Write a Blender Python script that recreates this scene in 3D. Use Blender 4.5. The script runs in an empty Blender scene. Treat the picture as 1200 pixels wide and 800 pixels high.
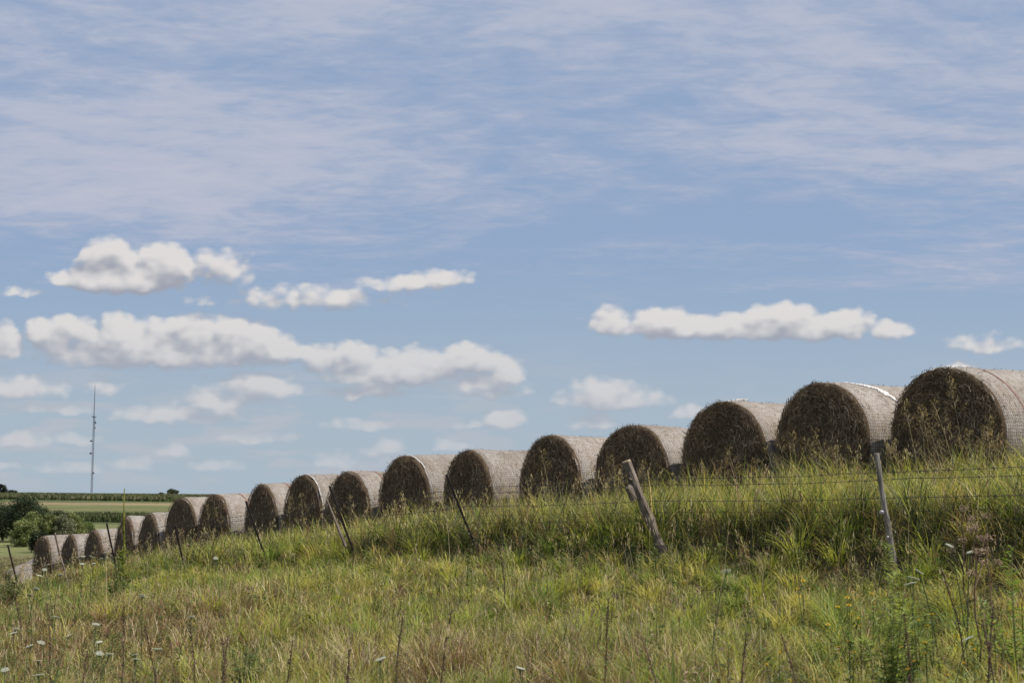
import bpy, math, random
import numpy as np
R_ = math.radians
PI = math.pi
rng = np.random.default_rng(7)
random.seed(7)
sc = bpy.context.scene
col = sc.collection

# ------------------------------------------------------------------ camera model
F = 1600.0                      # focal length in pixels of a 1200 px wide picture
PITCH = math.atan(185.0 / F)
CP, SP = math.cos(PITCH), math.sin(PITCH)

def ray(px, py):
    dx, dy = (px - 600) / F, (400 - py) / F
    return np.array([dx, CP - dy * SP, SP + dy * CP])

def at(px, py, Y):
    r = ray(px, py)
    return r * (Y / r[1])

# ------------------------------------------------------------------ small helpers
def smooth(a, b, x):
    t = np.clip((x - a) / (b - a), 0, 1)
    return t * t * (3 - 2 * t)

def hash2(ix, iy, seed):
    h = (ix.astype(np.int64) * 374761393 + iy.astype(np.int64) * 668265263 + seed * 1442695041) & 0xffffffff
    h = ((h ^ (h >> 13)) * 1274126177) & 0xffffffff
    h = h ^ (h >> 16)
    return (h & 0xffff) / 65535.0

def vnoise(x, y, seed=0):
    x = np.asarray(x, float); y = np.asarray(y, float)
    ix, iy = np.floor(x), np.floor(y)
    fx, fy = x - ix, y - iy
    fx = fx * fx * (3 - 2 * fx); fy = fy * fy * (3 - 2 * fy)
    a, b = hash2(ix, iy, seed), hash2(ix + 1, iy, seed)
    c, d = hash2(ix, iy + 1, seed), hash2(ix + 1, iy + 1, seed)
    return (a * (1 - fx) + b * fx) * (1 - fy) + (c * (1 - fx) + d * fx) * fy

def fbm(x, y, seed=0, oct=4):
    s = 0; a = .5; n = 0
    for i in range(oct):
        s = s + a * vnoise(np.asarray(x) * 2 ** i, np.asarray(y) * 2 ** i, seed + i * 17); n += a; a *= .5
    return s / n

def prop(o, label=None, cat=None, group=None, kind=None):
    if label: o['label'] = label
    if cat: o['category'] = cat
    if group: o['group'] = group
    if kind: o['kind'] = kind
    return o

def mesh_np(name, V, Q, mat, parent=None, C=None, smooth_=False):
    """V (n,3), Q (m,4) or (m,3) index array, C (n,3) colours"""
    V = np.asarray(V, np.float32); Q = np.asarray(Q, np.int32)
    me = bpy.data.meshes.new(name)
    me.vertices.add(len(V)); me.vertices.foreach_set('co', V.ravel())
    k = Q.shape[1]
    me.loops.add(Q.size); me.loops.foreach_set('vertex_index', Q.ravel())
    me.polygons.add(len(Q))
    me.polygons.foreach_set('loop_start', np.arange(0, Q.size, k, dtype=np.int32))
    me.polygons.foreach_set('loop_total', np.full(len(Q), k, np.int32))
    if smooth_: me.polygons.foreach_set('use_smooth', np.ones(len(Q), bool))
    me.update(calc_edges=True)
    if C is not None:
        at_ = me.color_attributes.new('Col', 'FLOAT_COLOR', 'POINT')
        C4 = np.ones((len(V), 4), np.float32); C4[:, :3] = C
        at_.data.foreach_set('color', C4.ravel())
    me.materials.append(mat)
    o = bpy.data.objects.new(name, me); col.objects.link(o)
    if parent: o.parent = parent
    return o

class MB:
    """collects quads / tubes / ellipsoids into ONE mesh"""
    def __init__(s): s.v = []; s.f = []; s.c = []; s.n = 0
    def add(s, V, Fc, c=(1, 1, 1)):
        V = np.asarray(V, float)
        s.v.append(V)
        c = np.asarray(c, float)
        s.c.append(np.tile(c, (len(V), 1)) if c.ndim == 1 else c)
        s.f += [tuple(i + s.n for i in f) for f in Fc]
        s.n += len(V)
    def tube(s, P, rad, n=6, c=(1, 1, 1), cap=True, rough=0.0, seed=0):
        P = np.asarray(P, float); m = len(P)
        rad = np.broadcast_to(np.asarray(rad, float), (m,))
        T = np.gradient(P, axis=0) if m > 1 else np.zeros_like(P)
        T /= np.linalg.norm(T, axis=1)[:, None] + 1e-9
        up = np.array([0, 0, 1.0]) if abs(T[0][2]) < .9 else np.array([1.0, 0, 0])
        V = []
        rr = np.random.default_rng(seed)
        ang_j = rr.uniform(-1, 1, n)
        for i in range(m):
            a = np.cross(T[i], up); a /= np.linalg.norm(a) + 1e-9
            b = np.cross(a, T[i])
            for k in range(n):
                th = 2 * PI * k / n
                q = rad[i] * (1 + rough * (.6 * ang_j[k] + .4 * rr.uniform(-1, 1)))
                V.append(P[i] + q * (math.cos(th) * a + math.sin(th) * b))
        Fc = []
        for i in range(m - 1):
            for k in range(n):
                Fc.append((i * n + k, i * n + (k + 1) % n, (i + 1) * n + (k + 1) % n, (i + 1) * n + k))
        if cap:
            Fc.append(tuple(range(n))[::-1]); Fc.append(tuple(range((m - 1) * n, m * n)))
        s.add(V, Fc, c)
    def ell(s, ctr, rad, c=(1, 1, 1), nu=8, nv=5):
        V = []; Fc = []
        for j in range(nv + 1):
            ph = PI * j / nv
            for i in range(nu):
                th = 2 * PI * i / nu
                V.append((ctr[0] + rad[0] * math.sin(ph) * math.cos(th), ctr[1] + rad[1] * math.sin(ph) * math.sin(th), ctr[2] + rad[2] * math.cos(ph)))
        for j in range(nv):
            for i in range(nu):
                Fc.append((j * nu + i, (j + 1) * nu + i, (j + 1) * nu + (i + 1) % nu, j * nu + (i + 1) % nu))
        s.add(V, Fc, c)
    def box(s, lo, hi, c=(1, 1, 1)):
        x0, y0, z0 = lo; x1, y1, z1 = hi
        V = [(x0, y0, z0), (x1, y0, z0), (x1, y1, z0), (x0, y1, z0), (x0, y0, z1), (x1, y0, z1), (x1, y1, z1), (x0, y1, z1)]
        s.add(V, [(0, 3, 2, 1), (4, 5, 6, 7), (0, 1, 5, 4), (1, 2, 6, 5), (2, 3, 7, 6), (3, 0, 4, 7)], c)
    def leaf(s, p, d, nrm, L, W, c):
        """pointed leaf from p along d, folded a little"""
        p = np.asarray(p, float); d = np.asarray(d, float); d = d / (np.linalg.norm(d) + 1e-9)
        sd = np.cross(d, nrm); sd = sd / (np.linalg.norm(sd) + 1e-9)
        nn = np.cross(sd, d)
        V = [p, p + d * L * .4 + sd * W * .5 + nn * W * .12, p + d * L - nn * L * .12, p + d * L * .4 - sd * W * .5 + nn * W * .12]
        s.add(V, [(0, 1, 2, 3)], c)
    def build(s, name, mat, parent=None, smooth_=False):
        me = bpy.data.meshes.new(name)
        V = np.concatenate(s.v); C = np.concatenate(s.c)
        me.from_pydata(V.tolist(), [], s.f)
        at_ = me.color_attributes.new('Col', 'FLOAT_COLOR', 'POINT')
        C4 = np.ones((len(V), 4), np.float32); C4[:, :3] = C
        at_.data.foreach_set('color', C4.ravel())
        if smooth_: me.polygons.foreach_set('use_smooth', np.ones(len(me.polygons), bool))
        me.materials.append(mat)
        o = bpy.data.objects.new(name, me); col.objects.link(o)
        if parent: o.parent = parent
        return o

def empty(name, loc, rz=0, rx=0, ry=0):
    o = bpy.data.objects.new(name, None); col.objects.link(o)
    o.location = loc; o.rotation_euler = (rx, ry, rz); o.empty_display_size = .2
    return o

def copy_tree(root, loc, rz=0, sc_=1.0):
    c = root.copy(); col.objects.link(c)
    c.location = loc; c.rotation_euler = (0, 0, rz); c.scale = (sc_, sc_, sc_)
    for ch in root.children:
        d = ch.copy(); col.objects.link(d); d.parent = c
        for g in ch.children:
            e = g.copy(); col.objects.link(e); e.parent = d
    return c

# ------------------------------------------------------------------ materials
class NT:
    def __init__(s, tree): s.t = tree; s.l = tree.links
    def n(s, typ, **kw):
        nd = s.t.nodes.new(typ)
        for k, v in kw.items(): setattr(nd, k, v)
        return nd
    def put(s, sock, v):
        if isinstance(v, bpy.types.NodeSocket): s.l.new(v, sock)
        elif v is not None: sock.default_value = v
    def m(s, op, a, b=None, c=None, clamp=False):
        nd = s.n('ShaderNodeMath', operation=op, use_clamp=clamp)
        s.put(nd.inputs[0], a); s.put(nd.inputs[1], b); s.put(nd.inputs[2], c)
        return nd.outputs[0]
    def vm(s, op, a, b=None, out=0):
        nd = s.n('ShaderNodeVectorMath', operation=op)
        s.put(nd.inputs[0], a); s.put(nd.inputs[1], b)
        return nd.outputs[out]
    def mix(s, f, a, b, blend='MIX'):
        nd = s.n('ShaderNodeMix', data_type='RGBA', blend_type=blend)
        s.put(nd.inputs[0], f); s.put(nd.inputs[6], a); s.put(nd.inputs[7], b)
        return nd.outputs[2]
    def noise(s, vec, scale, detail=4, rough=.55, dist=0, out=0, flat=False):
        nd = s.n('ShaderNodeTexNoise'); nd.noise_dimensions = '2D' if flat else '3D'; nd.inputs['Scale'].default_value = scale
        nd.inputs['Detail'].default_value = detail; nd.inputs['Roughness'].default_value = rough
        nd.inputs['Distortion'].default_value = dist
        if vec is not None: s.l.new(vec, nd.inputs['Vector'])
        return nd.outputs[out]
    def mr(s, v, a, b, c, d, smooth_=False):
        nd = s.n('ShaderNodeMapRange'); nd.interpolation_type = 'SMOOTHSTEP' if smooth_ else 'LINEAR'
        s.put(nd.inputs[0], v)
        for i, q in enumerate((a, b, c, d)): s.put(nd.inputs[i + 1], q)
        return nd.outputs[0]

def c4(c): return (c[0], c[1], c[2], 1)

def new_mat(name):
    m = bpy.data.materials.new(name); m.use_nodes = True
    t = NT(m.node_tree); b = m.node_tree.nodes['Principled BSDF']
    return m, t, b

def simple(name, c, rough=.8, metal=0, noise_amt=.35, nscale=30, bump=.3):
    m, t, b = new_mat(name)
    co = t.n('ShaderNodeTexCoord').outputs['Object']
    n1 = t.noise(co, nscale, 5)
    v = t.mr(n1, .3, .7, 1 - noise_amt, 1 + noise_amt)
    cc = t.vm('SCALE', c[:3]); cc.node.inputs[3].default_value = 1
    t.l.new(v, cc.node.inputs[3])
    t.l.new(cc, b.inputs['Base Color'])
    b.inputs['Roughness'].default_value = rough; b.inputs['Metallic'].default_value = metal
    if bump:
        bp = t.n('ShaderNodeBump'); bp.inputs['Strength'].default_value = bump; bp.inputs['Distance'].default_value = .01
        t.l.new(n1, bp.inputs['Height']); t.l.new(bp.outputs[0], b.inputs['Normal'])
    return m

def leafmat(name, transl=.35, rough=.55, spec=.25, var=.25, vscale=3.0):
    """per-vertex own colour, part of the light passes through the blade"""
    m, t, b = new_mat(name)
    ca = t.n('ShaderNodeVertexColor', layer_name='Col').outputs[0]
    geo = t.n('ShaderNodeNewGeometry').outputs['Position']
    v = t.mr(t.noise(geo, vscale, 4), .3, .7, 1 - var, 1 + var)
    cc = t.vm('SCALE', ca); t.l.new(v, cc.node.inputs[3])
    t.l.new(cc, b.inputs['Base Color']); b.inputs['Roughness'].default_value = rough
    b.inputs['Specular IOR Level'].default_value = spec
    tr = t.n('ShaderNodeBsdfTranslucent')
    tc = t.mix(1.0, cc, (1.0, 1.0, .55, 1), 'MULTIPLY')
    t.l.new(tc, tr.inputs[0])
    mx = t.n('ShaderNodeMixShader'); mx.inputs[0].default_value = transl
    t.l.new(b.outputs[0], mx.inputs[1]); t.l.new(tr.outputs[0], mx.inputs[2])
    t.l.new(mx.outputs[0], m.node_tree.nodes['Material Output'].inputs[0])
    return m

M_GRASS = leafmat('grass_blade', .48)
M_LEAF = leafmat('weed_leaf', .42)
M_TREE = leafmat('tree_leaf', .25, var=.3, vscale=.35)
M_CORN = leafmat('corn_leaf', .25, var=.2, vscale=.1)
M_STEM = leafmat('plant_stem', .05, rough=.8)
M_PETAL = leafmat('petal', .25, rough=.7, var=.08)
M_BARK = simple('bark', (.09, .07, .05), .9, nscale=8)

def mat_hay():
    m, t, b = new_mat('hay')
    ca = t.n('ShaderNodeVertexColor', layer_name='Col').outputs[0]
    co = t.n('ShaderNodeTexCoord').outputs['Object']
    n1 = t.noise(co, 9, 6, .65)
    n2 = t.noise(co, 70, 4, .7)
    v = t.m('MULTIPLY', t.mr(n1, .3, .7, .7, 1.3), t.mr(n2, .3, .7, .65, 1.35))
    cc = t.vm('SCALE', ca); t.l.new(v, cc.node.inputs[3])
    t.l.new(cc, b.inputs['Base Color']); b.inputs['Roughness'].default_value = .9
    b.inputs['Specular IOR Level'].default_value = .15
    bp = t.n('ShaderNodeBump'); bp.inputs['Strength'].default_value = .8; bp.inputs['Distance'].default_value = .03
    t.l.new(n2, bp.inputs['Height']); t.l.new(bp.outputs[0], b.inputs['Normal'])
    return m
M_HAY = mat_hay()

def mat_net():
    """woven plastic netting over weathered hay; local y runs along the bale, x/z round it"""
    m, t, b = new_mat('net_wrap')
    tc = t.n('ShaderNodeTexCoord').outputs['Object']
    sx = t.n('ShaderNodeSeparateXYZ'); t.l.new(tc, sx.inputs[0])
    ang = t.m('MULTIPLY', t.m('ARCTAN2', sx.outputs[0], t.m('SUBTRACT', sx.outputs[2], .72)), .76)
    oi = t.n('ShaderNodeObjectInfo').outputs['Random']
    cv = t.n('ShaderNodeCombineXYZ'); t.l.new(sx.outputs[1], cv.inputs[0]); t.l.new(ang, cv.inputs[1]); t.l.new(t.m('MULTIPLY', oi, 37.0), cv.inputs[2])
    p = cv.outputs[0]
    wob = t.noise(p, 6, 3)
    yy = t.m('ADD', sx.outputs[1], t.m('MULTIPLY', t.m('SUBTRACT', wob, .5), .05))
    # threads that run round the bale, every 3 cm
    th = t.m('ABSOLUTE', t.m('SUBTRACT', t.m('FRACT', t.m('MULTIPLY', yy, 34.0)), .5))
    line = t.mr(th, .08, .30, 1, 0, True)
    # zig-zag cross threads
    zz = t.m('PINGPONG', t.m('MULTIPLY', yy, 1.0), .0147)
    q = t.m('ABSOLUTE', t.m('SUBTRACT', t.m('FRACT', t.m('ADD', t.m('MULTIPLY', ang, 26.0), t.m('MULTIPLY', zz, 30.0))), .5))
    line2 = t.mr(q, .06, .26, .8, 0, True)
    net = t.m('MAXIMUM', line, line2)
    patch = t.noise(p, 2.2, 5, .6)
    fine = t.noise(p, 60, 4, .7)
    st = t.n('ShaderNodeMapping'); st.inputs['Scale'].default_value = (9, .8, 1); t.l.new(p, st.inputs[0])
    streak = t.noise(st.outputs[0], 1.6, 4, .6)
    hay = t.mix(t.mr(fine, .3, .7, 0, 1), (.10, .075, .052, 1), (.24, .19, .14, 1))
    white = t.mix(t.mr(fine, .25, .75, 0, 1), (.285, .262, .24, 1), (.49, .465, .445, 1))
    cover = t.m('ADD', t.mr(patch, .35, .68, .15, .65), t.mr(streak, .35, .7, -.12, .25))
    brk = t.mr(t.noise(p, 14, 4, .65), .35, .62, .25, 1.0)
    dens = t.m('MULTIPLY', t.m('MULTIPLY', net, brk), t.m('ADD', cover, .34), clamp=True)
    dens = t.m('ADD', dens, t.m('MULTIPLY', cover, .25), clamp=True)
    cc = t.mix(dens, hay, white)
    tone = t.mr(oi, 0, 1, .9, 1.08)
    cs = t.vm('SCALE', cc); t.l.new(tone, cs.node.inputs[3])
    t.l.new(cs, b.inputs['Base Color']); b.inputs['Roughness'].default_value = .65
    b.inputs['Specular IOR Level'].default_value = .2
    bp = t.n('ShaderNodeBump'); bp.inputs['Strength'].default_value = .6; bp.inputs['Distance'].default_value = .012
    t.l.new(t.m('ADD', t.m('MULTIPLY', net, .4), fine), bp.inputs['Height']); t.l.new(bp.outputs[0], b.inputs['Normal'])
    return m
M_NET = mat_net()
M_TORN = simple('loose_net', (.52, .50, .48), .6, noise_amt=.4, nscale=45, bump=1.0)
M_BAND = simple('net_band', (.21, .092, .062), .7, noise_amt=.4, nscale=25)
M_WOODG = None

def mat_wood(name, a, bcol):
    m, t, b = new_mat(name)
    co = t.n('ShaderNodeTexCoord').outputs['Object']
    mp = t.n('ShaderNodeMapping'); mp.inputs['Scale'].default_value = (60, 60, 3.0); t.l.new(co, mp.inputs[0])
    g = t.noise(mp.outputs[0], 1, 5, .65, .6)
    p = t.noise(co, 5, 4)
    f = t.m('ADD', t.mr(g, .32, .68, 0, .75), t.mr(p, .35, .65, 0, .35), clamp=True)
    t.l.new(t.mix(f, c4(a), c4(bcol)), b.inputs['Base Color'])
    b.inputs['Roughness'].default_value = .9; b.inputs['Specular IOR Level'].default_value = .15
    bp = t.n('ShaderNodeBump'); bp.inputs['Strength'].default_value = .9; bp.inputs['Distance'].default_value = .01
    t.l.new(g, bp.inputs['Height']); t.l.new(bp.outputs[0], b.inputs['Normal'])
    return m
M_POST = mat_wood('weathered_post', (.07, .05, .038), (.27, .225, .185))
M_CUT = mat_wood('cut_wood', (.30, .22, .14), (.50, .40, .28))
M_GREYPOST = mat_wood('grey_post', (.10, .085, .072), (.36, .33, .30))
M_RUST = simple('rusty_steel', (.055, .038, .032), .75, .3, .5, 40)
M_WIRE = simple('barbed_wire', (.07, .06, .055), .6, .5, .3, 40)
M_INSUL = simple('insulator', (.40, .37, .385), .4, 0, .1, 20)
M_MAST = simple('mast_steel', (.13, .15, .19), .6, .2, .15, 3)

# ------------------------------------------------------------------ bales: where each one stands
BALE_R, BALE_L = .762, 1.5
#            left  right  top   (pixel extents of the dark end)
BPX = [(1046, 1177, 431), (911, 1014, 445.5), (799, 897, 470), (695, 780, 497), (608, 677, 510), (521, 572, 526),
       (442, 504, 532.5), (379, 431, 551), (332, 375, 556), (286, 320, 566), (233, 267, 577), (190, 231, 582.5),
       (162, 182, 600), (134, 152, 605), (100, 119, 619.5), (70.5, 88, 625.5), (38, 58, 627)]
def solve_bale(k):
    l, r, top = BPX[k]
    cy = 15.24 * (1 + .0814 * k)
    dym = (400 - (top + 84 / (1 + .0814 * k))) / F
    den = CP - dym * SP
    uL, uR = (l - 600) / F / den, (r - 600) / F / den
    best = None
    for th in np.radians(np.arange(30, 86, .1)):
        c, s = math.cos(th) * BALE_R, math.sin(th) * BALE_R
        cx = uL * (cy + s) + c
        e = abs(uR * (cy - s) - c - cx)
        if best is None or e < best[0]: best = (e, th, cx)
    _, th, cx = best
    zt = at(600, top, cy)[2]
    return cx, cy, zt, th
BALES = [solve_bale(k) for k in range(len(BPX))]
# even out the headings a little (neighbours must not run into each other)
TH = np.array([b[3] for b in BALES]); KK = np.arange(len(TH))
fit = np.polyval(np.polyfit(KK, TH, 1), KK)
TH = fit + (TH - fit) * .6
O = np.array([4.26, 15.24]); D = np.array([-.6406, .7679]); N = np.array([.7679, .6406])
def ts(x, y):
    rx, ry = x - O[0], y - O[1]
    return rx * D[0] + ry * D[1], rx * N[0] + ry * N[1]
def xy(t, s):
    return O[0] + t * D[0] + s * N[0], O[1] + t * D[1] + s * N[1]
bt = np.array([ts(b[0], b[1])[0] for b in BALES]); bz = np.array([b[2] - 1.46 for b in BALES])
ZR = np.polyfit(bt, bz, 2)
print('bale headings', np.degrees(TH).round(1), 'row z fit', ZR.round(4), (bz - np.polyval(ZR, bt)).round(2))

# ------------------------------------------------------------------ terrain
FR = np.array([0, 30, 60, 100, 160, 220, 260, 330, 400, 500, 640, 700, 800, 1000, 1200, 2000, 7000])
FZ = np.array([-2, -2.3, -3.8, -5.3, -7.0, -8.0, -8.1, -7.6, -6.75, -5.2, -2.9, -1.2, .6, 1.6, 0, -12, -14])
ZFT = [-16, -5.5, -2.5, .1, 3.1, 5.5, 7.5, 10.2, 12.6, 14.6, 17, 23.5, 31]
ZFZ = [-.40, -.58, -.66, -.66, -.70, -.86, -1.0, -1.17, -1.42, -1.72, -2.0, -2.6, -3.1]
def zf_line(t): return np.interp(t, ZFT, ZFZ)
def h_near_raw(t, s):
    tt = np.clip(t, -14, 33)
    zr = np.polyval(ZR, tt)
    zf = zf_line(tt)
    zk = [(-40, -2.0 - .02 * tt), (-13, -1.78 - .02 * tt), (-9.5, -1.40 - .035 * tt), (-6.5, zf - .40), (-3.7, zf), (-3.1, zf + .55 * np.maximum(zr - zf, .05)), (0, zr), (5, zr - .05), (26, zr - .6)]
    h = zk[0][1] + 0 * s
    for (s0, a), (s1, b) in zip(zk[:-1], zk[1:]):
        w = np.clip((s - s0) / (s1 - s0), 0, 1)
        h = np.where(s >= s0, a + (b - a) * w, h)
    return h
def ground_z(x, y, bumps=True):
    x = np.asarray(x, float); y = np.asarray(y, float)
    t, s = ts(x, y)
    h = (h_near_raw(t, s) * 2 + h_near_raw(t, s - .3) + h_near_raw(t, s + .3)) / 4
    if bumps:
        h = h + .10 * (fbm(x * .55, y * .55, 3, 3) - .5) + .05 * (vnoise(x * 2.1, y * 2.1, 9) - .5)
    r = np.hypot(x, y)
    hf = np.interp(r, FR, FZ) + (-.0085 * (x + 190)) * smooth(350, 800, r) + 1.0 * (fbm(x * .01, y * .01, 5, 2) - .5) * smooth(900, 2000, r)
    d = np.maximum.reduce([np.abs(t - 8) - 30, s - 26, -s - 42, 0 * s])
    w = smooth(0, 60, d)
    return h * (1 - w) + hf * w

# land cover colours (what grows or lies there)
SOIL = np.array([.095, .078, .042])
def cover(x, y):
    r = np.hypot(x, y)
    c = np.tile(SOIL, (len(x), 1))
    n = fbm(x * .03, y * .06, 21, 4)[:, None]; n2 = fbm(x * .25, y * .25, 22, 3)[:, None]
    past = np.array([.15, .135, .065]) * (.75 + .5 * n) * (.8 + .4 * n2)
    light = np.array([.14, .15, .06]) * (.8 + .4 * n)
    olive = np.array([.115, .122, .05]) * (.85 + .3 * n)
    tan = np.array([.21, .165, .095]) * (.9 + .2 * n)
    dark = np.array([.08, .095, .04]) * (.9 + .2 * n)
    def lay(r0, r1, cc, f=4):
        nonlocal c
        w = (smooth(r0 - f, r0 + f, r) * (1 - smooth(r1 - f, r1 + f, r)))[:, None]
        c = c * (1 - w) + cc * w
    lay(38, 9000, past, 12)
    lay(205, 395, light, 14)
    lay(395, 425, dark, 2)
    # olive field: contour strips of crop rows
    row = .5 + .5 * np.sin(r / 9.0)[:, None]
    lay(425, 655, olive * (.82 + .3 * row), 3)
    lay(655, 682, tan, 3)
    lay(688, 815, dark, 3)
    return c
def build_ground():
    rr = [.6]
    while rr[-1] < 7000:
        r = rr[-1]; rr.append(r + max(.12, r * (.012 if r < 900 else .05)))
    rr = np.array(rr)
    az = np.concatenate([np.arange(-32, 32, .3), np.arange(32, 328, 3.0)])
    a = np.radians(az)
    Rg, Ag = np.meshgrid(rr, a, indexing='ij')
    x = (Rg * np.sin(Ag)).ravel(); y = (Rg * np.cos(Ag)).ravel()
    z = ground_z(x, y)
    nr, na = len(rr), len(a)
    i, j = np.meshgrid(np.arange(nr - 1), np.arange(na), indexing='ij')
    j2 = (j + 1) % na
    Q = np.stack([i * na + j, (i + 1) * na + j, (i + 1) * na + j2, i * na + j2], -1).reshape(-1, 4)
    V = np.stack([x, y, z], 1); Cc = cover(x, y)
    V = np.vstack([V, [[0, 0, ground_z(np.array([0.]), np.array([0.]))[0]]]]); Cc = np.vstack([Cc, SOIL[None]])
    m, t, b = new_mat('ground')
    ca = t.n('ShaderNodeVertexColor', layer_name='Col').outputs[0]
    geo = t.n('ShaderNodeNewGeometry').outputs['Position']
    v = t.m('MULTIPLY', t.mr(t.noise(geo, .8, 8, .65), .3, .7, .65, 1.35), t.mr(t.noise(geo, .06, 5, .6), .3, .7, .8, 1.2))
    cc = t.vm('SCALE', ca); t.l.new(v, cc.node.inputs[3])
    t.l.new(cc, b.inputs['Base Color']); b.inputs['Roughness'].default_value = .95; b.inputs['Specular IOR Level'].default_value = .1
    bp = t.n('ShaderNodeBump'); bp.inputs['Strength'].default_value = .8; bp.inputs['Distance'].default_value = .12
    t.l.new(t.noise(geo, 4, 6, .7), bp.inputs['Height']); t.l.new(bp.outputs[0], b.inputs['Normal'])
    o = mesh_np('ground', V, Q, m, None, Cc, True)
    # close the centre under the camera
    prop(o, kind='structure')
build_ground()

# ------------------------------------------------------------------ build the bales
ZC = .72                              # height of the axis above the foot
def bale_r(phi, y, seed, base=BALE_R):
    """outline: phi from the top, sagging and flattened at the foot, a little uneven"""
    r = base * (1 + .012 * np.cos(2 * phi + seed) + .014 * np.sin(3 * phi + seed * 2.1) * .6)
    r = r + .045 * (fbm(phi * 1.2 + seed * 7, y * 1.6 + seed, 31 + int(seed), 3) - .5)
    return r
def bale_pt(phi, y, r):
    x = r * np.sin(phi) * 1.01; z = r * np.cos(phi)
    z = np.where(z < -.62, -.62 + (z + .62) * .25, z)
    return np.stack([x, y, z + ZC], -1)

def make_net(seed, parent):
    nphi, ny = 96, 26
    y = np.linspace(.035, BALE_L - .035, ny); phi = np.linspace(0, 2 * PI, nphi, endpoint=False)
    Y, P = np.meshgrid(y, phi, indexing='ij')
    r = bale_r(P, Y, seed)
    e = np.minimum(Y, BALE_L - Y)
    r = r - .045 * np.exp(-(e - .03) / .035) - .012 * np.cos((Y - .75) * 4) * 0
    r = r + .008 * (vnoise(Y * 14 + seed, P * 3, 77) - .5) + .006 * (vnoise(Y * 4, P * 14 + seed, 78) - .5)
    V = bale_pt(P, Y, r).reshape(-1, 3)
    i, j = np.meshgrid(np.arange(ny - 1), np.arange(nphi), indexing='ij'); j2 = (j + 1) % nphi
    Q = np.stack([i * nphi + j, i * nphi + j2, (i + 1) * nphi + j2, (i + 1) * nphi + j], -1).reshape(-1, 4)
    return mesh_np('net_wrap', V, Q[:, ::-1], M_NET, parent, None, True)

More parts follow.
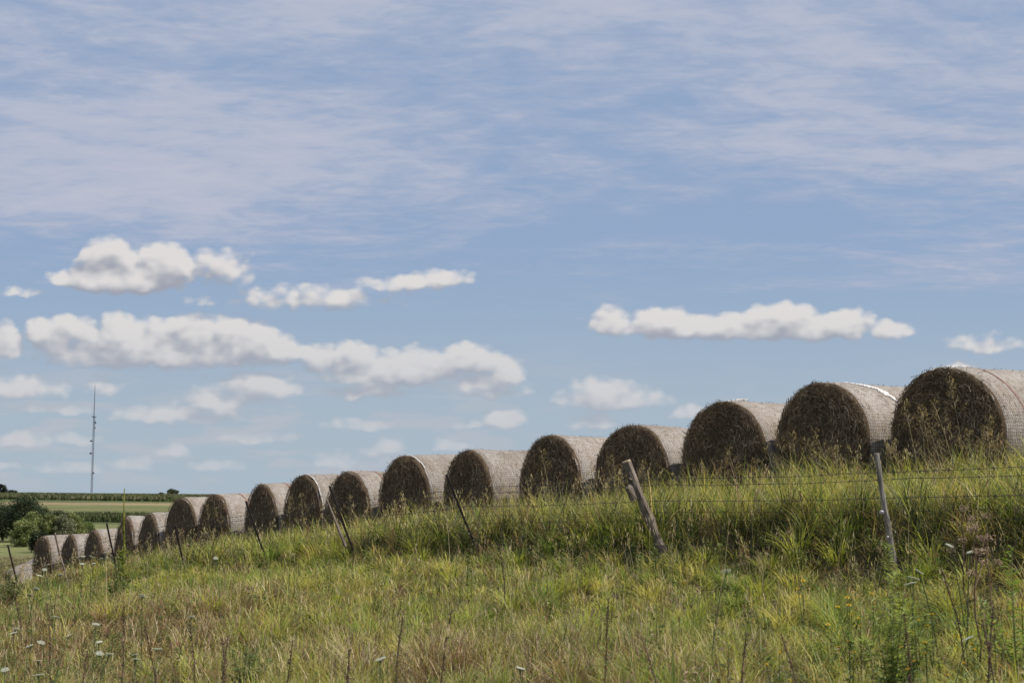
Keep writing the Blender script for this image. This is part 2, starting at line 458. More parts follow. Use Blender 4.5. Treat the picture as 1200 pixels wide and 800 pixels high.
def make_core(seed, parent, nstraw):
    """the two hay ends (lumpy, domed, with coiled straw lying and sticking out on them)"""
    g = np.random.default_rng(100 + int(seed * 10))
    Vs, Qs, Cs = [], [], []; n0 = 0
    nphi, nr = 72, 16
    for end in (0, 1):
        rho = np.linspace(.02, 1, nr); phi = np.linspace(0, 2 * PI, nphi, endpoint=False)
        Rr, P = np.meshgrid(rho, phi, indexing='ij')
        r = bale_r(P, 0 * P, seed) * .985 * Rr
        lump = .05 * (fbm(r * np.sin(P) * 5 + seed, r * np.cos(P) * 5, 41 + int(seed), 4) - .5)
        spiral = .012 * np.sin(r * 60 + P + 4 * fbm(r * 4, P, 45, 2))
        dome = .055 * np.clip((Rr - .82) / .18, 0, 1) ** 2
        yy = .0 + dome * 1.0 - lump - spiral * .6 - .03 * (1 - Rr)
        if end: yy = BALE_L - yy
        V = bale_pt(P, yy, r).reshape(-1, 3)
        # skirt reaching back under the net
        Vk = bale_pt(phi, np.full(nphi, .25 if not end else BALE_L - .25), bale_r(phi, 0 * phi, seed) * .93)
        V = np.vstack([V, Vk])
        i, j = np.meshgrid(np.arange(nr), np.arange(nphi), indexing='ij'); j2 = (j + 1) % nphi
        Q = np.stack([i * nphi + j, i * nphi + j2, (i + 1) * nphi + j2, (i + 1) * nphi + j], -1).reshape(-1, 4)
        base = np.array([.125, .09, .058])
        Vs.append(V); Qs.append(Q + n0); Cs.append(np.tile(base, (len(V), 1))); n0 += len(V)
        # straw
        ns = nstraw if not end else nstraw // 3
        rr = np.sqrt(g.uniform(0, 1, ns)) * .99; ph = g.uniform(0, 2 * PI, ns)
        rr = np.where(g.uniform(0, 1, ns) < .18, g.uniform(.88, .985, ns), rr)
        L = g.uniform(.04, .17, ns) * (1 - .4 * (g.uniform(0, 1, ns) < .5)); w = g.uniform(.0025, .006, ns)
        tilt = g.normal(0, .62, ns); lift = g.uniform(.004, .045, ns)
        loose = g.uniform(0, 1, ns) < .03
        tilt = np.where(loose, g.uniform(-PI, PI, ns), tilt); lift = np.where(loose, g.uniform(.03, .11, ns), lift)
        rad = bale_r(ph, 0 * ph, seed) * rr
        c0 = np.stack([rad * np.sin(ph), np.clip(-.015 * (1 - rr) + .055 * np.clip((rr - .82) / .18, 0, 1) ** 2, -1, 1) - .014, rad * np.cos(ph)], 1)
        tg = np.stack([np.cos(ph + tilt), 0 * ph, -np.sin(ph + tilt)], 1)
        inn = np.stack([-np.sin(ph), 0 * ph, -np.cos(ph)], 1)
        nrm = np.array([0, -1.0, 0])
        sd = np.cross(tg, nrm) + nrm * g.uniform(-.8, .8, ns)[:, None]
        pts = []
        for q in (-.5, 0, .5):
            bow = (1 - (2 * q) ** 2)
            cpos = c0 + tg * (L * q)[:, None] + inn * ((q * 2) ** 2 * L * L * .5 / np.maximum(rad, .1))[:, None] + nrm * (lift * (.4 + .6 * (q + .5) + .0 * bow))[:, None]
            pts.append(cpos + sd * (w * .5)[:, None]); pts.append(cpos - sd * (w * .5)[:, None])
        S = np.stack(pts, 1).reshape(-1, 3)
        # keep rim straw roughly inside the outline
        S[:, 2] = np.where(S[:, 2] < -.62, -.62 + (S[:, 2] + .62) * .25, S[:, 2])
        S[:, 2] += ZC
        if end: S[:, 1] = BALE_L - S[:, 1]
        k = np.arange(ns)[:, None] * 6
        q1 = k + np.array([[0, 2, 3, 1]]); q2 = k + np.array([[2, 4, 5, 3]])
        tone = g.uniform(0, 1, ns)
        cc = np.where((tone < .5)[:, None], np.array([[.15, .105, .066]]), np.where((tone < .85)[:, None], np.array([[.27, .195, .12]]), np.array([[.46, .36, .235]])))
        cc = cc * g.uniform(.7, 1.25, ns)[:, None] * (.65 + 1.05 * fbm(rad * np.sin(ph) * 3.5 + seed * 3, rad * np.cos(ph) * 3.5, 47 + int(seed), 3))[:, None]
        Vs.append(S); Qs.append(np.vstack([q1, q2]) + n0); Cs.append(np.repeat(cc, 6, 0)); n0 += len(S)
    ns = 1000 if nstraw > 5000 else 350
    ph = g.uniform(-2.2, 2.2, ns); yv = g.uniform(.03, BALE_L - .03, ns); an = g.normal(0, .9, ns); L = g.uniform(.03, .11, ns); lf = g.uniform(.0, .03, ns)
    pts = []
    for q in (-.5, .5):
        P_ = ph + np.cos(an) * L * q / BALE_R; Y_ = yv + np.sin(an) * L * q
        for sg in (-.0022, .0022):
            r_ = bale_r(P_, Y_ + sg, seed) - .004 + lf * (q + .5)
            pts.append(bale_pt(P_ + sg / BALE_R * np.sin(an), Y_ - sg * np.cos(an), r_))
    S = np.stack(pts, 1).reshape(-1, 3)
    Vs.append(S); Qs.append(np.arange(ns)[:, None] * 4 + np.array([[0, 2, 3, 1]]) + n0)
    cc = np.where((g.uniform(0, 1, ns) < .5)[:, None], np.array([[.16, .115, .075]]), np.array([[.36, .285, .19]])) * g.uniform(.7, 1.2, ns)[:, None]
    Cs.append(np.repeat(cc, 4, 0)); n0 += len(S)
    return mesh_np('hay_core', np.vstack(Vs), np.vstack(Qs), M_HAY, parent, np.vstack(Cs), False)

def strip_on(seed, path, widths, lift, name, mat, parent, nseg=60, fray=.3):
    """a strip of material lying on the curved side; path = [(phi, y), ...]"""
    path = np.array(path, float); tt = np.linspace(0, 1, nseg)
    src = np.linspace(0, 1, len(path))
    ph = np.interp(tt, src, path[:, 0]); y = np.interp(tt, src, path[:, 1])
    wd = np.interp(tt, np.linspace(0, 1, len(widths)), widths)
    g = np.random.default_rng(int(seed * 13) + 5)
    y = y + .012 * (vnoise(tt * 9 + seed, tt * 0, 3) - .5)
    dph = np.gradient(ph) * BALE_R; dy = np.gradient(y); ln = np.hypot(dph, dy) + 1e-9
    nph, nyy = -dy / ln, dph / ln
    rows = []
    for q, lf in ((-1, .1), (-.5, .9), (0, 1.0), (.5, .8), (1, .1)):
        f = q * wd * (1 + fray * g.uniform(-1, 1, nseg) * (abs(q) > .6)) * (1 + (fray > .2) * 1.3 * (vnoise(tt * 17 + seed, tt * 0 + seed, 12) - .5)) + (fray > .2) * .03 * (vnoise(tt * 7 + seed, tt * 0, 14) - .5)
        P = ph + nph * f / BALE_R; Y = y + nyy * f
        r = bale_r(P, Y, seed) + .004 + lift * lf * (1 + .5 * fray * g.uniform(-1, 1, nseg))
        rows.append(bale_pt(P, Y, r))
    V = np.stack(rows, 1).reshape(-1, 3); m = len(rows)
    i, j = np.meshgrid(np.arange(nseg - 1), np.arange(m - 1), indexing='ij')
    Q = np.stack([i * m + j, (i + 1) * m + j, (i + 1) * m + j + 1, i * m + j + 1], -1).reshape(-1, 4)
    return mesh_np(name, V, Q, mat, parent, None, False)

BLAB = [
 'netted round hay bale with an orange side band, highest of the row',
 'netted round hay bale with a bright white net strip trailing diagonally over its side',
 'netted round hay bale with white net tufts on top, third from the highest',
 'netted round hay bale whose dark end stands behind the thick leaning wooden post',
 'netted round hay bale just downhill of the one behind the thick leaning post',
 'netted round hay bale with a narrow dark end behind the tilted steel post',
 'netted round hay bale without coloured band, seventh down from the highest',
 'netted round hay bale with a red band, behind two crossing thin stakes',
 'netted round hay bale with a white rim, between two red-banded bales',
 'netted round hay bale with a red band, ninth up from the lowest',
 'netted round hay bale with a red band, eighth up from the lowest',
 'red-banded round hay bale against the far cornfield, seventh up from the lowest',
 'small far netted hay bale, sixth up from the lowest of the row',
 'small far netted hay bale behind the tall yellow-green flower stalk',
 'small far netted hay bale, fourth up from the lowest of the row',
 'small far netted hay bale, third up from the lowest, below the willow bushes',
 'small far netted hay bale just above the tipped lowest bale',
 'small pale netted hay bale tipped downhill at the low end of the row']
BANDS = {0: .42, 7: .50, 9: .50, 10: .52, 11: .60}
core_cache = {}
def make_bale(k, x, y, z, th, roll=0.0, tilt=0.0):
    seed = 1.0 + (k * 1.37) % 6
    root = empty('hay_bale', (x, y, z), -th + PI / 2 - PI / 2)
    # local +y -> world (sin th, cos th)
    root.rotation_euler = (tilt, roll, -th)
    prop(root, BLAB[k], 'hay bale', 'round hay bales standing in a row')
    make_core(seed, root, 6500 if k < 6 else (3500 if k < 11 else 1500))
    make_net(seed, root)
    if k in BANDS:
        y0 = BANDS[k]
        strip_on(seed, [(-1.7, y0), (-.5, y0 + .015), (.6, y0 - .01), (1.9, y0 + .01)], [.010, .014, .010], .004, 'band', M_BAND, root, 80, .1)
    if k == 1:
        strip_on(seed, [(-.25, .22), (.1, .40), (.45, .62), (.8, .72), (1.1, .78), (1.35, .80)], [.010, .03, .05, .04, .035, .012], .011, 'loose_net', M_TORN, root, 90, .5)
    if k == 2:
        strip_on(seed, [(-.45, .16), (-.2, .27), (.10, .42)], [.006, .045, .008], .03, 'loose_net', M_TORN, root, 50, .5)
    if k == 0:
        strip_on(seed, [(-.62, .07), (-.3, .12), (.0, .16), (.2, .30)], [.012, .04, .03, .006], .014, 'loose_net', M_TORN, root, 50, .5)
    if k == 3:
        strip_on(seed, [(.5, .62), (.75, .75), (.95, .82), (1.15, .84)], [.006, .03, .045, .01], .015, 'loose_net', M_TORN, root, 50, .5)
    if k in (6, 8):
        strip_on(seed, [(-.5, .06), (.1, .09), (.7, .07), (1.3, .08)], [.005, .012, .009, .004], .006, 'loose_net', M_TORN, root, 60, .3)
    return root
for k, (cx, cy, zt, th) in enumerate(BALES):
    gk = np.random.default_rng(900 + k)
    sq = 1 + gk.uniform(-.03, .015)                      # some have settled more than others
    bo = make_bale(k, cx, cy, zt - (ZC + BALE_R) * sq, TH[k], R_(gk.normal(0, 1.2)), R_(gk.normal(0, 1.2)))
    bo.scale = (1 + (1 - sq) * .8, 1, sq)
# lowest bale, tipped on the steeper ground
b17 = at(32, 672, 37.5)
make_bale(17, b17[0], b17[1], at(26, 662, 37.5)[2] - (ZC + BALE_R) - .05, R_(86), 0, 0)
bpy.data.objects['hay_bale.017'].rotation_euler = (R_(24), 0, -R_(62))

# ------------------------------------------------------------------ find where a ray meets the vegetation top
def find(px, py, H, y0=5.0, y1=60.0):
    """ground point under a thing whose top (H above ground) is seen at px, py"""
    Ys = np.arange(y0, y1, .05)
    r = ray(px, py)
    X = r[0] * Ys / r[1]; Z = r[2] * Ys / r[1]
    g = ground_z(X, Ys)
    d = Z - g - H
    idx = np.where(d <= 0)[0]
    i = idx[0] if len(idx) else len(Ys) - 1
    return np.array([X[i], Ys[i], g[i]])

# ------------------------------------------------------------------ fence
fence = empty('barbed_wire_fence', (*xy(0, -3.6), float(ground_z(*map(np.array, xy(0., -3.6))))))
prop(fence, 'old barbed wire fence on leaning posts running through the grass in front of the bales', 'fence')
FO = np.array(fence.location)
TF = [-2.64, .13, 3.07, 5.47, 7.71, 10.18, 12.61, 14.61, 17.0]
def fence_pt(t, h):
    x, y = xy(t, -3.6)
    return np.array([x, y, float(ground_z(np.array(x), np.array(y))) + h])
def localm(P): return np.asarray(P, float) - FO
#       top px        foot px       width  kind
POSTS = [(1027, 531, 1046, 655, .044, 'grey'), (734, 541, 775, 645, .088, 'thick'), (523, 556, 551, 625, .027, 'steel'),
         (386, 569, 414, 645, .028, 'steel'), (288, 587, 310, 650, .028, 'steel'), (205, 615, 213, 650, .027, 'steel'),
         (125, 613, 134, 655, .030, 'steel'), (64, 624, 79, 686, .040, 'dark'), (9, 638, 22, 690, .032, 'steel')]
post_top = []
for i, (tx, ty, bx, by, w, kind) in enumerate(POSTS):
    Yp = fence_pt(TF[i], 0)[1]
    top = at(tx, ty, Yp - .05); foot = at(bx, by, Yp)
    dirv = foot - top
    zg = fence_pt(TF[i], -.25)[2]
    if foot[2] > zg: foot = top + dirv * ((zg - top[2]) / dirv[2])
    post_top.append((top, foot))
    a, b = localm(foot), localm(top)
    n = 14; tt = np.linspace(0, 1, n)[:, None]
    P = a + (b - a) * tt
    mb = MB()
    if kind == 'steel':
        u = (b - a) / np.linalg.norm(b - a); sx = np.array([1.0, 0, 0]); sy = np.cross(u, sx)
        for (ox, oy, hw, hd) in ((0, 0, w / 2, .005), (0, .019, .004, .019)):
            V = []
            for q in (a, b):
                for cx_, cy_ in ((-1, -1), (1, -1), (1, 1), (-1, 1)):
                    V.append(q + sx * (ox + cx_ * hw) + sy * (oy + cy_ * hd))
            mb.add(V, [(0, 1, 5, 4), (1, 2, 6, 5), (2, 3, 7, 6), (3, 0, 4, 7), (4, 5, 6, 7), (3, 2, 1, 0)])
        po = mb.build('fence_post', M_RUST, fence); po['label'] = 'thin rusty steel post, tilted'
    else:
        g = np.random.default_rng(50 + i)
        rad = w / 2 * (1.12 - .24 * tt[:, 0]) * (1 + .08 * g.normal(0, 1, n))
        side = np.array([.9, .3, 0])
        P = P + side * (lambda j: j - j[0] - (j[-1] - j[0]) * tt[:, 0])(np.cumsum(g.normal(0, .0045, n)))[:, None]
        if kind == 'thick': rad[4] *= 1.15; rad[8] *= 1.1
        mb.tube(P, rad, 11, rough=.16, seed=60 + i)
        mt = {'grey': M_GREYPOST, 'thick': M_POST, 'dark': M_POST}[kind]
        if kind == 'thick':
            # splintered knob on the side, gnarled foot
            kp = a + (b - a) * .80 + np.array([-.075, -.03, 0])
            mb.tube([kp + (.06, .03, -.11), kp, kp + (.015, 0, .07), kp + (.05, .02, .10)], [.05, .045, .03, .01], 8, rough=.3, seed=3)
            kp = a + (b - a) * .22
            mb.tube([kp + (.0, 0, -.05), kp + (.09, -.06, .02), kp + (.17, -.08, -.03)], [.07, .06, .03], 8, rough=.35, seed=4)
            mb.tube([kp + (.0, 0, .05), kp + (-.05, -.08, -.04), kp + (-.07, -.1, -.14)], [.06, .055, .03], 8, rough=.35, seed=5)
        po = mb.build('fence_post', mt, fence)
        po['label'] = {'grey': 'thin pale weathered branch used as a post', 'thick': 'thick leaning weathered wooden post with a splintered side', 'dark': 'thin dark leaning post'}[kind]
        if kind == 'thick':
            cm = MB(); u = (b - a) / np.linalg.norm(b - a)
            cm.tube([b - u * .004, b + u * .012], [rad[-1] * .97, rad[-1] * .9], 11, rough=.1, seed=61)
            cm.build('cut_top', M_CUT, po)
        if kind == 'grey':
            im = MB()
            q = localm(at(1033, 600, Yp - .08)); im.ell(q, (.018, .022, .018)); im.tube([q + (0, -.02, 0), q + (0, .05, 0)], .009, 8)
            im.build('insulator', M_INSUL, po); im = MB()
            q = localm(at(1040, 629, Yp - .07)); im.ell(q, (.011, .013, .011))
            im.build('insulator', M_INSUL, po)
# two loose stakes leaning on the fence
for (tx, ty, bx, by, Yp, nm) in ((383, 585, 405, 640, 16.6, 'stake leaning beside the steel post in front of the red-banded bale'), (413, 545, 427, 590, 0, '')):
    if not nm: continue
    mb = MB(); a = at(bx, by, Yp); b = at(tx, ty, Yp)
    P = np.array([a + (b - a) * q for q in np.linspace(0, 1, 6)]) - a
    mb.tube(P, np.linspace(.02, .013, 6), 6, rough=.2, seed=9)
    st_ = empty('wooden_stake', a); mb.build('shaft', M_POST, st_)
    prop(st_, 'thin dark wooden stake leaning beside the steel post before the red-banded bale', 'stake')

# wires: heights above the fence line
xp = [at(1200, 551, fence_pt(-1.7, 0)[1])]
def wire_line(h, name, rad, sag, barbs=True, seed=0):
    g = np.random.default_rng(seed)
    ts_ = [-8.0, -5.2] + TF + [22, 24.5]
    pts = []
    for i in range(len(ts_) - 1):
        a, b = ts_[i], ts_[i + 1]
        n = 10
        for q in range(n):
            f = q / n
            t_ = a + (b - a) * f
            # straight between the posts, not following every bump
            za = fz(a) + h; zb = fz(b) + h
            x, y = xy(t_, -3.6)
            pts.append((x, y, za + (zb - za) * f - sag * 4 * f * (1 - f) + g.normal(0, .002)))
    P = np.array(pts) - FO
    mb = MB(); mb.tube(P, rad, 4, cap=False)
    if barbs:
        for i in range(len(P) - 1):
            seg = P[i + 1] - P[i]; L = np.linalg.norm(seg)
            for q in np.arange(.06, L, .125):
                p = P[i] + seg * (q / L)
                for s_ in (1, -1):
                    d = np.array([g.normal(0, .6), g.normal(0, .6), s_ * 1.0]); d /= np.linalg.norm(d)
                    mb.tube([p - d * .014, p + d * .014], .0022, 3, cap=False)
    return mb.build('wire_strand', M_WIRE, fence)
def fz(t):
    x, y = xy(t, -3.6)
    return float(ground_z(np.array(x), np.array(y), False))
wire_line(.775, 'wire', .0021, .01, True, 1)
wire_line(.72, 'wire', .0021, .02, True, 2)
wire_line(.57, 'wire', .0021, .015, True, 3)
# woven wire netting along the bottom
mb = MB()
for h in (.46, .38, .30, .22, .15, .09, .04):
    P = np.array([(*xy(t_, -3.58), fz(t_) + h) for t_ in np.arange(-8, 7, .5)]) - FO
    mb.tube(P, .0017, 3, cap=False)
for t_ in np.arange(-8, 7, .15):
    x, y = xy(t_, -3.58); z = fz(t_)
    mb.tube(np.array([(x, y, z + .03), (x, y, z + .46)]) - FO, .0015, 3, cap=False)
mb.build('woven_netting', M_WIRE, fence)

# ------------------------------------------------------------------ grass
PAL = {'green': (.175, .225, .055), 'bright': (.36, .375, .085), 'yellow': (.49, .43, .135), 'straw': (.62, .51, .32),
       'dark': (.05, .07, .022), 'brown': (.20, .135, .08), 'red': (.30, .165, .11)}
PAL = {k: np.array(v) for k, v in PAL.items()}
PATCHES = []
for (px_, py_, rad_, br_, rd_) in ((130, 735, 1.3, 1.0, 1.3), (200, 760, .9, .8, .8), (850, 785, .6, 2.0, .3), (480, 775, .7, .8, .4), (640, 785, .5, .7, .2), (40, 750, 1.0, .7, .7), (1130, 690, .6, .8, .3)):
    q_ = find(px_, py_, .15); PATCHES.append((q_[0], q_[1], rad_, br_, rd_))
def pick(x, y, s, t, g):
    """blade colour by where it grows, plus painted shade along the fence bank"""
    n = len(x)
    P1 = fbm(x * .35, y * .35, 61, 3); P2 = fbm(x * 1.1, y * 1.1, 62, 3); P3 = fbm(x * .5 + 9, y * .5, 63, 3)
    u = x / np.maximum(y, 1)
    front = 1 - smooth(-7.7, -6.3, s + .9 * (P1 - .5) * 2)       # near belt of weeds
    bank = smooth(-4.15, -3.75, s + .7 * (P1 - .5)) * (1 - smooth(-2.95, -2.6, s)) * (.5 + .5 * smooth(-.18, .0, u))  # fence-line belt: darker growth, with the shade under overhanging grass mixed into its colour
    left = smooth(-.05, -.30, u)
    w = {}
    w['green'] = .50 + .25 * P2 + .1 * bank
    w['bright'] = 1.1 * smooth(.32, .58, P1) * (1 - .6 * bank) * (1 - .3 * front) + .30
    w['yellow'] = (.55 * smooth(.35, .65, P2) + .15) * (1 - .6 * bank) * (1 - .3 * front)
    w['straw'] = .09 + .12 * front * smooth(.4, .6, P3) + .05
    w['dark'] = .16 + 1.9 * bank + .12 * left
    w['brown'] = .05 + .18 * front * smooth(.42, .6, P3) + .75 * bank
    w['red'] = .015 + .22 * front * smooth(.5, .66, P1) * (.4 + left)
    for (cx_, cy_, rad_, br_, rd_) in PATCHES:
        q = np.exp(-((x - cx_) ** 2 + ((y - cy_) * .7) ** 2) / rad_ ** 2) * smooth(.3, .6, P2 + .25)
        w['brown'] = w['brown'] + br_ * q; w['red'] = w['red'] + rd_ * q; w['straw'] = w['straw'] + .5 * br_ * q
    keys = list(w); W = np.stack([w[k] * np.ones(n) for k in keys], 1); W /= W.sum(1, keepdims=True)
    cu = np.cumsum(W, 1)
    th_ = np.clip(hash2(np.floor(x / .22), np.floor(y / .22), 15) + g.normal(0, .07, n), 0, .999)
    r = np.where(g.uniform(0, 1, n) < .55, th_, g.uniform(0, 1, n))[:, None]
    idx = np.clip((r > cu).sum(1), 0, len(keys) - 1)
    tab = np.stack([PAL[k] for k in keys])
    c = tab[idx] * g.uniform(.75, 1.25, n)[:, None]
    c = c * np.clip(1 + g.normal(0, .06, (n, 3)), .7, 1.3)
    return c

def blades(root, h, phi, bend, w, C, tipc=None, lean=None):
    n = len(root); lv = np.array([0, .38, .72, 1.0]); wl = np.array([.8, 1, .7, .12])
    dx, dy = np.cos(phi), np.sin(phi)
    sdx, sdy = -dy, dx
    V = np.zeros((n, 4, 2, 3), np.float32)
    for i, q in enumerate(lv):
        off = bend * h * q ** 2
        px = root[:, 0] + dx * off; py = root[:, 1] + dy * off
        if lean is not None:
            px = px + lean[:, 0] * h * q; py = py + lean[:, 1] * h * q
        pz = root[:, 2] + h * q * (1 - .35 * np.minimum(bend, 1.2) * q)
        for j, sg in enumerate((-.5, .5)):
            V[:, i, j, 0] = px + sg * sdx * w * wl[i]; V[:, i, j, 1] = py + sg * sdy * w * wl[i]; V[:, i, j, 2] = pz
    k = (np.arange(n) * 8)[:, None]
    Q = np.concatenate([k + np.array([[0, 1, 3, 2]]), k + np.array([[2, 3, 5, 4]]), k + np.array([[4, 5, 7, 6]])])
    Cv = np.repeat(C, 8, 0).reshape(n, 8, 3).copy()
    if tipc is not None:
        Cv[:, 6:, :] = tipc[:, None, :]
        Cv[:, 4:6, :] = .6 * Cv[:, 4:6, :] + .4 * tipc[:, None, :]
    return V.reshape(-1, 3), Q, Cv.reshape(-1, 3)

def scatter(n, g, r0, r1, az=27.5, power=1.0):
    """points with about equal density per picture area"""
    u = g.uniform(0, 1, n)
    e = 2 - 1.25                      # density ~ r^-1.25
    r = (r0 ** e + u * (r1 ** e - r0 ** e)) ** (1 / e)
    a = np.radians(g.uniform(-az, az, n))
    return r * np.sin(a), r * np.cos(a), r

def in_bale(x, y, pad=.0):
    inside = np.zeros(len(x), bool)
    for k, (cx, cy, zt, th) in enumerate(BALES):
        th = TH[k]
        rx, ry = x - cx, y - cy
        al = rx * math.sin(th) + ry * math.cos(th); ac = rx * math.cos(th) - ry * math.sin(th)
        inside |= (al > .02 - pad) & (al < BALE_L) & (np.abs(ac) < .6 + pad)
    return inside

def build_grass():
    g = np.random.default_rng(11)
    n = 620000
    x, y, r = scatter(n, g, 5.2, 48)
    # tufts: pull points toward tuft centres
    cell = .22
    cxx = np.floor(x / cell); cyy = np.floor(y / cell)
    jx = (cxx + hash2(cxx, cyy, 5)) * cell; jy = (cyy + hash2(cxx, cyy, 6)) * cell
    pull = .62 * hash2(cxx, cyy, 7)
    x = x + (jx - x) * pull; y = y + (jy - y) * pull
    t, s = ts(x, y)
    keep = (s < 5) & ~in_bale(x, y) & (s > -14.5)
    # thin out behind the bale faces where nothing can be seen
    keep &= ~((s > 1.2) & (g.uniform(0, 1, n) < .75))
    patch = fbm(x * .9, y * .9, 71, 3)
    keep &= g.uniform(0, 1, n) < (.55 + .9 * smooth(.3, .6, patch) + .5 * smooth(-5.0, -4.2, s) * (1 - smooth(-3.2, -2.8, s)))
    x, y, r, t, s, patch = [q[keep] for q in (x, y, r, t, s, patch)]
    n = len(x)
    z = ground_z(x, y) - .01
    tuft = hash2(np.floor(x / cell), np.floor(y / cell), 8)
    h = g.uniform(.12, .32, n) * (.65 + .75 * tuft)
    bank = smooth(-3.5, -3.15, s) * (1 - smooth(-2.3, -1.8, s))
    foot = smooth(-1.7, -.5, s) * (.6 + .8 * smooth(.0, .28, x / np.maximum(y, 1)))
    h = h * (1 + .55 * bank + .75 * foot + .1 * smooth(-4, -3, s)) * (1 - .45 * (1 - smooth(-3.65, -3.3, s)) * smooth(-6.6, -5.6, s)) * (1 - .25 * smooth(11, 17, t)) * (.55 + .9 * fbm(x * .45, y * .45, 72, 3))
    for (tp, ft), hf_ in zip(post_top[:2], (1.0, 1.55)):
        # the mower leaves the grass long round the thick post
        dx_, dy_ = x - ft[0], y - ft[1]
        fr_ = -(dx_ * ft[0] + dy_ * ft[1]) / math.hypot(ft[0], ft[1]); sd_ = (dx_ * ft[1] - dy_ * ft[0]) / math.hypot(ft[0], ft[1])
        h = h * np.where((fr_ > .02) & (fr_ < .8) & (np.abs(sd_) < .30), hf_, 1.0)
    front = 1 - smooth(-7.7, -6.3, s)
    h = h * (1 - .18 * front)
    u = x / np.maximum(y, 1)
    phi = g.uniform(0, 2 * PI, n)
    bend = np.abs(g.normal(.45, .4, n)) + .15
    w = g.uniform(.0032, .0085, n) * np.clip(r / 10, .8, 3) ** .75
    C = pick(x, y, s, t, g)
    tipw = g.uniform(0, 1, n)[:, None] ** 2 * .7
    tip = C * (1 - tipw) + PAL['straw'] * .8 * tipw
    lean = np.stack([g.normal(.08, .16, n), g.normal(0, .16, n)], 1)
    V, Q, Cv = blades(np.stack([x, y, z], 1), h, phi, bend, w, C, tip, lean)
    # coarse tussocks: long blades that arch outward from one root
    nt = 1500
    tx, ty, tr = scatter(nt, g, 6, 34)
    tt_, ss_ = ts(tx, ty)
    pk = .12 + .55 * smooth(-6.8, -5.8, ss_) * (1 - smooth(-3.0, -2.4, ss_)) + .25 * smooth(.5, .6, fbm(tx * .5, ty * .5, 88, 3))
    kp = (ss_ < -.9) & (ss_ > -11) & (g.uniform(0, 1, nt) < pk)
    tx, ty, tr, ss_ = tx[kp], ty[kp], tr[kp], ss_[kp]; nt = len(tx); mbl = 70
    rad = .05 + .07 * g.uniform(0, 1, nt); a_ = g.uniform(0, 2 * PI, (nt, mbl)); q_ = np.sqrt(g.uniform(0, 1, (nt, mbl))) * rad[:, None]
    rx = tx[:, None] + np.cos(a_) * q_; ry = ty[:, None] + np.sin(a_) * q_
    infront = ((ss_ > -6.6) & (ss_ < -3.6))
    hh = (g.uniform(.28, .46, nt) * np.where(infront, .72, 1.0))[:, None] * g.uniform(.55, 1.1, (nt, mbl))
    phs = a_ + g.normal(0, .5, (nt, mbl)); bd = np.clip(g.normal(.75, .3, (nt, mbl)), .1, 1.5)
    kk = nt * mbl
    tone = g.uniform(0, 1, nt)
    tcol = np.where((tone < .45)[:, None], PAL['bright'], np.where((tone < .75)[:, None], PAL['green'] * 1.15, PAL['yellow'] * .9))
    tcol = np.repeat(tcol * g.uniform(.8, 1.15, nt)[:, None], mbl, 0) * g.uniform(.75, 1.2, kk)[:, None]
    ww = (g.uniform(.005, .010, (nt, mbl)) * np.clip(tr / 10, .8, 3)[:, None] ** .6).ravel()
    V2, Q2, C2 = blades(np.stack([rx.ravel(), ry.ravel(), ground_z(rx.ravel(), ry.ravel()) - .01], 1), hh.ravel(), phs.ravel(), bd.ravel(), ww, tcol)
    Q = np.vstack([Q, Q2 + len(V)]); V = np.vstack([V, V2]); Cv = np.vstack([Cv, C2])
    print('grass blades', n, 'tussocks', nt)
    o = mesh_np('grass', V, Q, M_GRASS, None, Cv)
    prop(o, 'mixed yellow-green and straw coloured tall grass covering the slope', 'grass', kind='stuff')

    # fine flowering stems of the grasses (thin culm and a loose seed head)
    n = 9000
    x, y, r = scatter(n, g, 6, 40)
    t, s = ts(x, y)
    keep = (s < .6) & ~in_bale(x, y, .1) & (s > -13) & (g.uniform(0, 1, n) < .25 + .75 * smooth(.45, .6, fbm(x * .5, y * .5, 81, 3)))
    keep &= g.uniform(0, 1, n) < np.where(s > -3, .8, .5)
    x, y, r, s = x[keep], y[keep], r[keep], s[keep]; n = len(x)
    z = ground_z(x, y)
    h = g.uniform(.38, .78, n); phi = g.uniform(0, 2 * PI, n); bend = np.abs(g.normal(.1, .12, n))
    w = .0030 * np.clip(r / 10, .8, 3) ** .7 * np.ones(n)
    base = np.where((g.uniform(0, 1, n) < .55)[:, None], PAL['straw'] * .85, PAL['brown'] * 1.2) * g.uniform(.7, 1.2, n)[:, None]
    lean = np.stack([g.normal(.05, .13, n), g.normal(0, .13, n)], 1)
    V, Q, Cv = blades(np.stack([x, y, z], 1), h, phi, bend, w, base, None, lean)
    # heads: 14 short spikelets near the tip
    m = 14
    f = g.uniform(.74, 1.0, (n, m))
    hx = x[:, None] + np.cos(phi)[:, None] * (bend * h)[:, None] * f ** 2 + lean[:, :1] * h[:, None] * f
    hy = y[:, None] + np.sin(phi)[:, None] * (bend * h)[:, None] * f ** 2 + lean[:, 1:] * h[:, None] * f
    hz = z[:, None] + h[:, None] * f * (1 - .35 * bend[:, None] * f)
    k = n * m
    spread = (1.02 - f) * .13
    hx = hx + g.normal(0, 1, (n, m)) * spread; hy = hy + g.normal(0, 1, (n, m)) * spread
    V2, Q2, C2 = blades(np.stack([hx.ravel(), hy.ravel(), hz.ravel() - .015], 1), g.uniform(.018, .045, k), g.uniform(0, 2 * PI, k), g.uniform(0, .6, k),
                        np.repeat(np.clip(r / 10, .8, 3) ** .7, m) * g.uniform(.003, .006, k), np.repeat(base * 1.05, m, 0))
    o = mesh_np('seeding_grass', np.vstack([V, V2]), np.vstack([Q, Q2 + len(V)]), M_GRASS, None, np.vstack([Cv, C2]))
    prop(o, 'thin straw coloured grass stems with loose seed heads scattered over the slope', 'grass', kind='stuff')
    # coarse tussocks on the pasture below
    n = 60000
